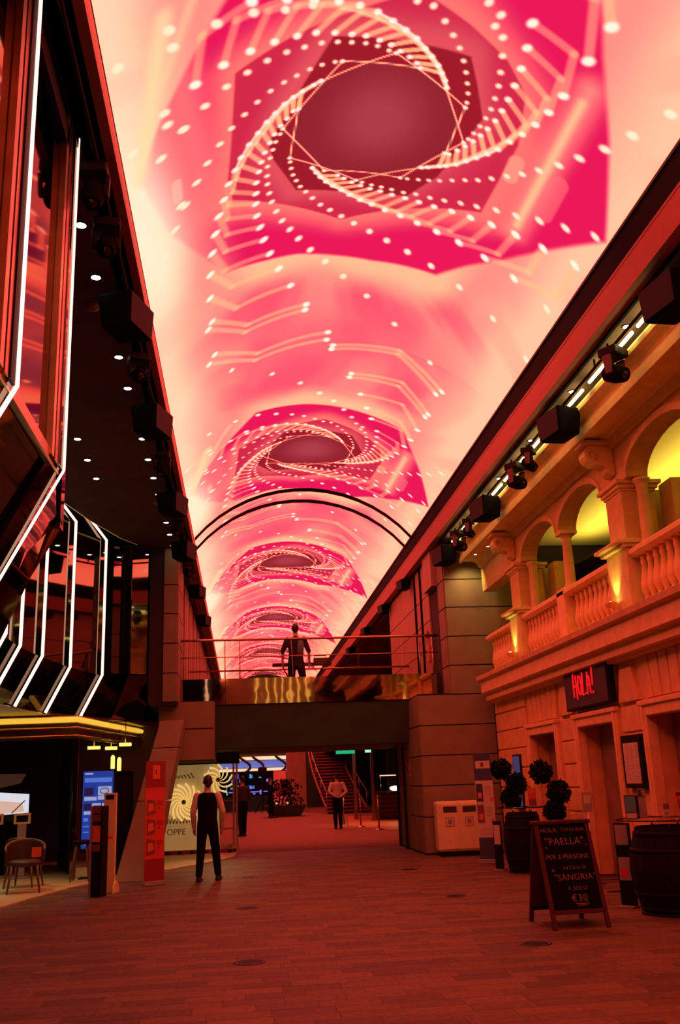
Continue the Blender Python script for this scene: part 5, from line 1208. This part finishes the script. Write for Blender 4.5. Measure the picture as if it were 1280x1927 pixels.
# roll-up banner beside the bin
t = thing('banner_stand', 'tall pale roll-up banner with navy head beside the white bin', 'banner', (4.55, 18.2, 0), math.radians(-30))
MB().box(-0.19, 0.19, -0.06, 0.08, 0, 0.08).build('cassette', 'grey_plastic', t, bevel=0.01)
MB().box(-0.17, 0.17, -0.006, 0.006, 0.06, 1.98).build('sheet', 'paper', t)
MB().box(-0.17, 0.17, -0.009, -0.006, 1.48, 1.98).build('header', 'print_navy', t); MB().box(-0.14, 0.14, -0.012, -0.009, 1.70, 1.84).build('badge', 'paper', t); MB().box(-0.04, 0.02, -0.014, -0.012, 1.73, 1.81).build('badge_mark', 'print_brown', t)
MB().box(-0.17, 0.17, -0.009, -0.006, 0.08, 0.46).build('footer', 'print_navy', t)
for z, m in ((1.10, 'print_navy'), (0.72, 'print_brown')):
    MB().box(-0.16, -0.03, -0.009, -0.006, z, z + 0.32).build('picture', m, t); MB().box(-0.13, -0.05, -0.011, -0.009, z + 0.06, z + 0.16).build('picture', 'print_orange', t)
    MB().box(0.10, 0.15, -0.009, -0.006, z + 0.0, z + 0.07).build('red_mark', 'print_red', t)
    b = MB()
    for k in range(7): b.box(0.0, 0.13, -0.0085, -0.006, z + 0.12 + k * 0.026, z + 0.128 + k * 0.026)
    b.build('lettering', 'paper_grey', t)
b = MB()
for k in range(4): b.box(-0.13, 0.1, -0.0085, -0.006, 0.50 + k * 0.035, 0.508 + k * 0.035)
b.build('lettering', 'paper_grey', t); MB().tube([(0, 0.03, 0.05), (0, 0.03, 1.98)], 0.012, 6).build('pole', 'grey_plastic', t)

def leaf_cluster(b, c, r, n, rnd, size=0.05):
    for k in range(n):
        d = Vector((rnd.gauss(0, 1), rnd.gauss(0, 1), rnd.gauss(0, 1))).normalized()
        p = Vector(c) + d * r * rnd.uniform(0.75, 1.06)
        u = (d + Vector((rnd.uniform(-1, 1), rnd.uniform(-1, 1), rnd.uniform(-1, 1))) * 0.9).normalized() * size * rnd.uniform(0.8, 1.4)
        w = u.cross(d + Vector((0.1, 0.2, 0.3))).normalized() * size * 0.42
        b.quad(p, p + u * 0.5 - w, p + u, p + u * 0.5 + w)
def barrel(label, loc, h=0.95, r=0.30, top=True):
    t = thing('barrel', label, 'barrel', loc, 0, 'dark wooden barrels')
    n = 20
    sm = []
    def rad(z): return r * (0.86 + 0.26 * math.sin(math.pi * min(1, max(0, z / h))))
    b = MB()
    for k in range(1):
        vs_ = []; fs = []; zz = np.linspace(0, h, 7)
        a0, a1 = -math.pi / n * 0.97, math.pi / n * 0.97
        for z in zz:
            for a in (a0, a1): vs_.append((rad(z) * math.cos(a), rad(z) * math.sin(a), z))
            for a in (a1, a0): vs_.append(((rad(z) - 0.025) * math.cos(a), (rad(z) - 0.025) * math.sin(a), z))
        for i in range(6):
            for j in range(4): fs.append((i * 4 + j, i * 4 + (j + 1) % 4, (i + 1) * 4 + (j + 1) % 4, (i + 1) * 4 + j))
        fs += [(3, 2, 1, 0), (24, 25, 26, 27)]
        b.add(vs_, fs)
    sme = b.mesh('stave', 'barrel_wood')
    for k in range(n): inst('stave', sme, (0, 0, 0), t, (0, 0, 2 * math.pi * k / n))
    for z in (0.06, 0.22, h - 0.25, h - 0.07):
        MB().lathe([(rad(z - 0.02) + 0.002, z - 0.022), (rad(z - 0.02) + 0.007, z - 0.02), (rad(z + 0.02) + 0.007, z + 0.02), (rad(z + 0.02) + 0.002, z + 0.022)], 28).build('hoop', 'black', t)
    MB().lathe([(rad(h) - 0.03, h - 0.05), (rad(h) - 0.03, h - 0.03)], 24).build('lid', 'barrel_wood', t)
    MB().lathe([(rad(0) + 0.03, 0.0), (rad(0) + 0.03, 0.025), (rad(0) - 0.02, 0.025)], 24).build('foot_ring', 'black', t)
    return t
def glass_top(label, loc, r):
    t = thing('glass_table_top', label, 'table top', loc)
    MB().lathe([(r, 0.0), (r, 0.012)], 32).build('disc', 'glass', t); MB().tube([(r * math.cos(a), r * math.sin(a), 0.006) for a in np.linspace(0, 2 * math.pi, 33)[:-1]], 0.008, 6, True).build('edge', 'black', t)
    for a in (0.5, 2.1, 3.7, 5.3):
        MB().tube([(0.2 * math.cos(a), 0.2 * math.sin(a), -0.10), (0.2 * math.cos(a), 0.2 * math.sin(a), 0.0)], 0.014, 8).build('spacer', 'steel', t)
    return t
barrel('dark wooden barrel behind the chalkboard, carrying a topiary', (4.70, 16.35, 0))
barrel('dark wooden barrel under glass at the right picture edge', (4.86, 11.0, 0), 0.93, 0.42)
glass_top('round glass top with brochures on the right-edge barrel', (4.86, 11.0, 1.0), 0.56)
glass_top('round glass top on the barrel behind the chalkboard', (4.70, 16.35, 1.02), 0.42)
def topiary(label, loc, balls, rnd):
    t = thing('topiary', label, 'topiary', loc, 0, 'ball topiaries')
    pts = [(0, 0, 0.05)] + [(x * 0.9, y, z) for x, y, z, r in balls]
    MB().tube(pts, 0.022, 8).build('stem', 'bark', t)
    MB().lathe([(0.10, 0), (0.13, 0.13), (0.13, 0.15), (0.11, 0.15)], 16).build('pot', 'black', t)
    for x, y, z, r in balls:
        b = MB(); b.ball((x, y, z), r * 0.82, 14, 10); leaf_cluster(b, (x, y, z), r, 420, rnd, 0.055)
        b.build('leaf_ball', 'leaf', t)
topiary('dark ball topiary with three balls on the barrel by the banner', (4.62, 16.45, 1.035), [(-0.07, 0, 0.15, 0.12), (0.06, 0, 0.37, 0.15), (-0.18, 0.05, 0.63, 0.145)], random.Random(4))
topiary('dark ball topiary with three balls right behind the chalkboard', (4.95, 15.5, 0.66), [(0.05, 0, 0.30, 0.15), (0.15, 0, 0.60, 0.165), (-0.12, 0, 0.93, 0.155)], random.Random(9))
t = thing('plant_pedestal', 'dark square pedestal under the right topiary behind the chalkboard', 'pedestal', (4.95, 15.5, 0))
MB().box(-0.16, 0.16, -0.16, 0.16, 0, 0.62).build('body', 'barrel_wood', t, bevel=0.02); MB().box(-0.19, 0.19, -0.19, 0.19, 0.62, 0.655).build('top', 'black', t, bevel=0.008)
# leaflets on the two table tops
def leaflet(label, loc, w, h, rz, parts, name='leaflet_holder', lean=0.0):
    t = thing(name, label, 'leaflet', loc, rz, 'table leaflets')
    MB().slab([(-w / 2, 0, 0), (w / 2, 0, 0), (w / 2, lean, h), (-w / 2, lean, h)], (0, 0.012, 0)).build('card', parts[0], t)
    for x0, x1, z0, z1, m in parts[1:]:
        y0 = lean * z0; y1 = lean * z1
        MB().slab([(x0 * w, lean * z0 - 0.001, z0 * h), (x1 * w, lean * z0 - 0.001, z0 * h), (x1 * w, lean * z1 - 0.001, z1 * h), (x0 * w, lean * z1 - 0.001, z1 * h)], (0, -0.002, 0)).build('print', m, t)
    MB().box(-w / 2, w / 2, -0.02, 0.05, 0, 0.012).build('foot', 'steel', t)
leaflet('dark framed standing menu at left on the right-edge barrel top', (4.46, 11.02, 1.013), 0.13, 0.27, math.radians(-20), ['print_navy', (-0.45, 0.45, 0.30, 0.95, 'print_teal'), (-0.45, 0.45, 0.05, 0.25, 'paper')])
leaflet('black slim menu backing beside the dark framed menu', (4.56, 11.12, 1.013), 0.07, 0.26, math.radians(-30), ['black', (-0.4, 0.4, 0.1, 0.3, 'ink')])
leaflet('tall pale card with a photo on the right-edge barrel top', (4.68, 11.2, 1.013), 0.09, 0.33, math.radians(-8), ['paper_grey', (-0.45, 0.45, 0.72, 0.97, 'ink'), (0.0, 0.4, 0.75, 0.95, 'paper')])
leaflet('small two-part card in the middle of the right-edge barrel top', (4.92, 11.1, 1.013), 0.08, 0.155, 0.0, ['paper', (-0.45, 0.45, 0.6, 1.0, 'print_brown'), (-0.3, 0.3, 0.2, 0.45, 'paper_grey')])
leaflet('red leaning leaflet at right on the right-edge barrel top', (5.10, 11.05, 1.013), 0.085, 0.28, math.radians(18), ['print_red', (-0.45, 0.45, 0.85, 0.98, 'ink'), (-0.45, 0.45, 0.3, 0.7, 'print_brown'), (-0.45, 0.45, 0.1, 0.2, 'print_teal')], lean=0.05)
leaflet('red leaflet leaning beside the topiary by the banner', (4.86, 16.2, 1.033), 0.13, 0.30, math.radians(-15), ['print_red', (-0.45, 0.45, 0.1, 0.4, 'print_brown'), (-0.4, 0.4, 0.7, 0.95, 'print_orange')], lean=0.03)
t = thing('card_holder', 'small pale card on a thin post behind the chalkboard', 'card holder', (4.98, 13.9, 0))
MB().lathe([(0.12, 0), (0.12, 0.01), (0.02, 0.02)], 14).build('foot', 'steel', t); MB().tube([(0, 0, 0.01), (0, 0, 1.02)], 0.010, 6).build('post', 'steel', t); MB().box(-0.075, 0.075, -0.008, 0.008, 1.0, 1.28).build('card', 'paper_grey', t, bevel=0.006); MB().box(-0.05, 0.05, -0.011, -0.008, 1.12, 1.24).build('print', 'paper', t)
t = thing('leaflet_rack', 'tall narrow leaflet rack with pale sheets beside the right barrel', 'leaflet stand', (4.55, 11.62, 0), math.radians(-50))
MB().box(-0.10, 0.10, 0.0, 0.03, 0.02, 0.95).build('back', 'black', t); MB().box(-0.10, 0.10, -0.1, 0.12, 0, 0.02).build('foot', 'grey_plastic', t)
MB().box(-0.08, 0.08, -0.012, 0.0, 0.70, 0.93).build('sheet', 'paper_grey', t); MB().box(-0.08, 0.08, -0.012, 0.0, 0.30, 0.56).build('sheet', 'paper_grey', t); MB().box(-0.06, 0.04, -0.014, -0.012, 0.34, 0.44).build('print', 'print_red', t)
t = thing('leaflet_tray', 'low white leaflet tray leaning beside the barrel by the banner', 'leaflet stand', (4.38, 16.85, 0), math.radians(-35))
MB().box(-0.07, 0.07, 0, 0.03, 0.02, 0.80).build('back', 'black', t); MB().box(-0.1, 0.1, -0.08, 0.1, 0, 0.02).build('foot', 'grey_plastic', t); MB().box(-0.055, 0.055, -0.012, 0.0, 0.42, 0.74).build('sheet', 'paper', t)

# chalkboard A-frame
t = thing('chalkboard', 'folding chalkboard with handwritten tapas offer standing on the planks', 'chalkboard', (3.47, 10.62, 0), math.radians(3))
L_ = Vector((0, -0.34, -1.06)); up = -L_.normalized()
nf = Vector((0, -1.06, 0.34)).normalized()
def bp_(x, s, o=0.0): v = Vector((x, -0.34 * (1 - s), 1.06 * s)) + nf * o; return tuple(v)
for x in (-0.29, 0.29):
    MB().slab([bp_(x - 0.022, 0), bp_(x + 0.022, 0), bp_(x + 0.022, 0.97), bp_(x - 0.022, 0.97)], tuple(nf * 0.03)).build('front_leg', 'board_wood', t)
    MB().slab([(x - 0.022, 0.36, 0), (x + 0.022, 0.36, 0), (x + 0.022, 0.01, 1.02), (x - 0.022, 0.01, 1.02)], (0, 0.03, 0)).build('rear_leg', 'board_wood', t)
MB().slab([bp_(-0.29, 0.13), bp_(0.29, 0.13), bp_(0.29, 0.97), bp_(-0.29, 0.97)], tuple(nf * 0.015)).build('board', 'chalkboard', t)
MB().slab([bp_(-0.29, 0.13), bp_(0.29, 0.13), bp_(0.29, 0.165), bp_(-0.29, 0.165)], tuple(nf * 0.03)).build('bottom_rail', 'board_wood', t)
MB().box(-0.33, 0.33, -0.06, 0.06, 1.02, 1.06).build('top_cap', 'board_wood', t, bevel=0.01)
MB().slab([(-0.29, 0.31, 0.14), (0.29, 0.31, 0.14), (0.29, 0.02, 0.98), (-0.29, 0.02, 0.98)], (0, 0.012, 0)).build('rear_board', 'board_wood', t)
MB().box(-0.29, 0.29, 0.30, 0.33, 0.12, 0.16).build('rear_rail', 'black', t)
for body, size, x, s, sp in [('HOLA', 0.070, -0.158, 0.90, 1.0), ('TAPAS BAR', 0.054, 0.115, 0.90, 1.0), ('"PAELLA"', 0.105, 0.0, 0.79, 1.05), ('"', 0.08, -0.22, 0.715, 1.0), ('"', 0.08, 0.24, 0.73, 1.0), ('PER 2 PERSONE', 0.070, 0.0, 0.645, 1.02), ('+', 0.09, -0.19, 0.52, 1.0), ('un Litro di', 0.058, 0.05, 0.545, 1.05), ('"SANGRIA"', 0.092, 0.04, 0.455, 1.05), ('A SOLO', 0.058, 0.04, 0.355, 1.1), ('\u20ac30', 0.10, 0.04, 0.265, 1.1)]:
    text_obj('chalk_lettering', body, size, 'chalk', t, bp_(x, s, 0.0165), (1, 0, 0), tuple(up), 0.001, 'CENTER', -0.001, sp)
for s, w in ((0.215, 0.075), (0.2, 0.055)): MB().slab([bp_(0.06 - w, s, 0.016), bp_(0.06 + w, s, 0.016), bp_(0.06 + w, s + 0.006, 0.016), bp_(0.06 - w, s + 0.006, 0.016)], tuple(nf * 0.001)).build('chalk_line', 'chalk', t)

# ------------------------------------------------------------------ people
def remesh(b, name, m, parent, vox, smooth=4):
    o = b.build(name, m, parent)
    md = o.modifiers.new('r', 'REMESH'); md.mode = 'VOXEL'; md.voxel_size = vox
    s_ = o.modifiers.new('s', 'SMOOTH'); s_.iterations = smooth; s_.factor = 0.5
    bpy.context.view_layer.update()
    dg = bpy.context.evaluated_depsgraph_get()
    me = bpy.data.meshes.new_from_object(o.evaluated_get(dg))
    o.modifiers.clear(); old = o.data; o.data = me; bpy.data.meshes.remove(old)
    me.materials.clear(); me.materials.append(MATS[m])
    me.polygons.foreach_set('use_smooth', [True] * len(me.polygons)); me.update()
    return o
def person(label, loc, rz, sc, arms, feet, top, torso_c, sleeve_c, leg_c, vox=0.011, head_turn=0.0, vest=None, short_sleeve=False, extra=None):
    """faces +y.  arms: (elbow, wrist, hand direction) for left and right; feet: ((x,y),(x,y))"""
    t = thing('person', label, 'person', loc, rz); t.scale = (sc, sc, sc)
    sh = {-1: Vector((-0.185, 0, 1.42)), 1: Vector((0.185, 0, 1.42))}
    hip = {-1: Vector((-0.09, 0, 0.90)), 1: Vector((0.09, 0, 0.90))}
    body = MB()
    tr = [(0, 0, 0.84, 0.14, 0.095), (0, 0, 0.92, 0.165, 0.11), (0, 0.0, 1.05, 0.145, 0.10), (0, 0.005, 1.20, 0.155, 0.108), (0, 0.0, 1.33, 0.172, 0.112), (0, -0.01, 1.42, 0.17, 0.095), (0, -0.012, 1.465, 0.10, 0.07), (0, 0, 1.50, 0.058, 0.06), (0, 0.012, 1.58, 0.054, 0.058)]
    body.loft(tr)
    Rh = Matrix.Rotation(head_turn, 3, 'Z')
    def hp(v): return tuple(Rh @ Vector(v) + Vector((0, 0.015, 0)))
    body.ball(hp((0, -0.005, 1.665)), (0.075, 0.092, 0.105), 16, 12); body.limb(hp((0, 0.035, 1.60)), hp((0, 0.05, 1.585)), 0.05, 0.035)
    body.limb(hp((0, 0.088, 1.66)), hp((0, 0.108, 1.635)), 0.012, 0.014, 8)
    for s in (-1, 1): body.ball(hp((s * 0.078, -0.005, 1.65)), (0.014, 0.024, 0.034), 8, 6)
    shirt = MB(); shirt.loft([(x, y, z, rx + 0.012, ry + 0.012) for x, y, z, rx, ry in tr[1:7]]); shirt.loft([(0, 0, 1.455, 0.075, 0.075), (0, 0, 1.50, 0.066, 0.068)])
    for s in (-1, 1):
        el, wr, hd = arms[0 if s < 0 else 1]
        el = Vector(el); wr = Vector(wr); hd = Vector(hd).normalized()
        body.limb(sh[s], el, 0.052, 0.040); body.limb(el, wr, 0.040, 0.027)
        palm = wr + hd * 0.085
        side = hd.cross(Vector((s, 0.2, 0))).normalized()
        body.limb(wr, palm, 0.027, 0.032, 10)
        for f, ln in enumerate((0.062, 0.072, 0.068, 0.052)):
            st_ = palm + side * (f - 1.5) * 0.020
            mid = st_ + hd * ln * 0.6; tip = mid + (hd * 0.7 + Vector((-s * 0.6, 0, 0))).normalized() * ln * 0.55
            body.limb(st_, mid, 0.0105, 0.010, 8); body.limb(mid, tip, 0.010, 0.008, 8)
        th0 = wr + hd * 0.03 + side * 0.028 * (-1); th1 = th0 + (hd * 0.6 - side * 0.8).normalized() * 0.05
        body.limb(th0, th1, 0.013, 0.010, 8); body.limb(th1, th1 + hd * 0.03, 0.010, 0.009, 8)
        shirt.limb(sh[s], el, 0.068, 0.056)
        if not short_sleeve: shirt.limb(el, wr - hd * 0.0, 0.056, 0.040)
    trou = MB(); trou.loft([(0, 0, 0.80, 0.15, 0.105), (0, 0, 0.92, 0.182, 0.128), (0, 0, 1.02, 0.165, 0.118), (0, 0, 1.045, 0.16, 0.115)])
    for s in (-1, 1):
        fx, fy = feet[0 if s < 0 else 1]
        an = Vector((fx, fy, 0.09)); kn = (hip[s] + an) / 2 + Vector((0, 0.03, 0.02))
        body.limb(hip[s], kn, 0.085, 0.055); body.limb(kn, an, 0.055, 0.036); body.limb(an, an + Vector((0, 0.14, -0.05)), 0.036, 0.03)
        trou.limb(hip[s], kn, 0.100, 0.078); trou.limb(kn, an + Vector((0, 0, 0.02)), 0.078, 0.060)
    remesh(body, 'body', 'skin', t, vox)
    remesh(shirt, 'shirt', sleeve_c, t, vox)
    remesh(trou, 'trousers', leg_c, t, vox)
    if vest:
        v = MB(); v.loft([(x, y, z, rx + 0.024, ry + 0.024) for x, y, z, rx, ry in tr[1:5]] + [(0, -0.008, 1.40, 0.186, 0.122), (0, -0.012, 1.445, 0.165, 0.105), (0, -0.014, 1.475, 0.10, 0.082)])
        remesh(v, 'waistcoat', vest, t, vox)
    for s in (-1, 1):
        fx, fy = feet[0 if s < 0 else 1]
        b = MB(); b.limb((fx, fy - 0.03, 0.045), (fx + 0.01 * s, fy + 0.17, 0.035), 0.045, 0.035); b.box(fx - 0.04, fx + 0.04, fy - 0.07, fy + 0.20, 0.0, 0.03)
        remesh(b, 'shoe', 'shoe', t, vox)
    hr = MB(); hr.ball(hp((0, -0.018, 1.685)), (0.083, 0.093, 0.098), 16, 12); hr.limb(hp((0, -0.06, 1.63)), hp((0, -0.055, 1.60)), 0.05, 0.045)
    remesh(hr, 'hair', 'hair', t, vox)
    for s in (-1, 1): MB().ball(hp((s * 0.03, 0.082, 1.672)), 0.011, 8, 6).build('eye', 'black', t)
    MB().tube([hp((-0.022, 0.090, 1.608)), hp((0, 0.096, 1.606)), hp((0.022, 0.090, 1.608))], 0.005, 6).build('mouth', 'print_crimson', t)
    if extra: extra(t)
    return t
# man in the black waistcoat, seen from behind, weight on the left foot, right foot turned
person('man in white shirt and black waistcoat seen from behind near the bright window', (-0.60, 17.5, 0), math.radians(-8), 0.99,
       [((-0.25, -0.03, 1.15), (-0.25, 0.05, 0.90), (0.05, 0.25, -1)), ((0.27, -0.02, 1.15), (0.24, 0.07, 0.90), (-0.1, 0.3, -1))],
       ((-0.13, -0.10), (0.17, 0.10)), None, None, 'cloth_white', 'cloth_black', 0.010, 0.35, 'cloth_black')
# man on the footbridge
def cable(t):
    MB().tube([(-0.10, -0.145, 1.40), (-0.08, -0.155, 1.1), (-0.07, -0.15, 0.7), (-0.08, -0.11, 0.3)], 0.008, 6).build('cord', 'cloth_white', t)
    MB().loft([(0.10, -0.06, 1.05, 0.075, 0.085), (0.10, -0.06, 1.20, 0.085, 0.09), (0.11, -0.06, 1.38, 0.07, 0.075)], 12).build('teal_panel', 'cloth_teal', t)
person('man in dark vest standing on the footbridge, seen from behind', (1.35, 23.3, 3.42), math.radians(-4), 1.10,
       [((-0.29, -0.02, 1.15), (-0.30, 0.05, 0.92), (0.1, 0.25, -1)), ((0.29, -0.02, 1.15), (0.30, 0.06, 0.92), (-0.1, 0.3, -1))],
       ((-0.12, 0.0), (0.22, 0.05)), None, None, 'cloth_black', 'cloth_black', 0.014, 0.0, None, True, cable)
# far figures
person('waiter in white shirt and black trousers under the bridge, hands behind back', (3.30, 34.1, 0.002), math.radians(5), 1.06,
       [((-0.29, -0.10, 1.16), (-0.10, -0.17, 1.02), (0.9, -0.1, -0.3)), ((0.29, -0.10, 1.16), (0.10, -0.18, 1.02), (-0.9, -0.1, -0.3))],
       ((-0.08, 0.0), (0.09, 0.02)), None, None, 'cloth_white', 'cloth_black', 0.016)
person('person in dark clothes partly hidden by the shop window corner', (0.02, 31.9, 0.002), math.radians(30), 1.05,
       [((-0.27, 0.02, 1.15), (-0.20, 0.16, 0.98), (0.5, 0.5, -0.5)), ((0.27, 0.02, 1.15), (0.22, 0.14, 0.98), (-0.5, 0.5, -0.5))],
       ((-0.09, -0.05), (0.12, 0.10)), None, None, 'cloth_navy', 'cloth_black', 0.016)
person('distant person in black with bent arms beside the dark planter', (1.38, 48.0, 0.002), math.radians(-70), 1.06,
       [((-0.27, 0.06, 1.16), (-0.16, 0.25, 1.12), (0.4, 0.8, 0.0)), ((0.27, 0.06, 1.16), (0.16, 0.25, 1.12), (-0.4, 0.8, 0.0))],
       ((-0.09, 0.0), (0.10, 0.06)), None, None, 'cloth_black', 'cloth_black', 0.018, 0, None, True)
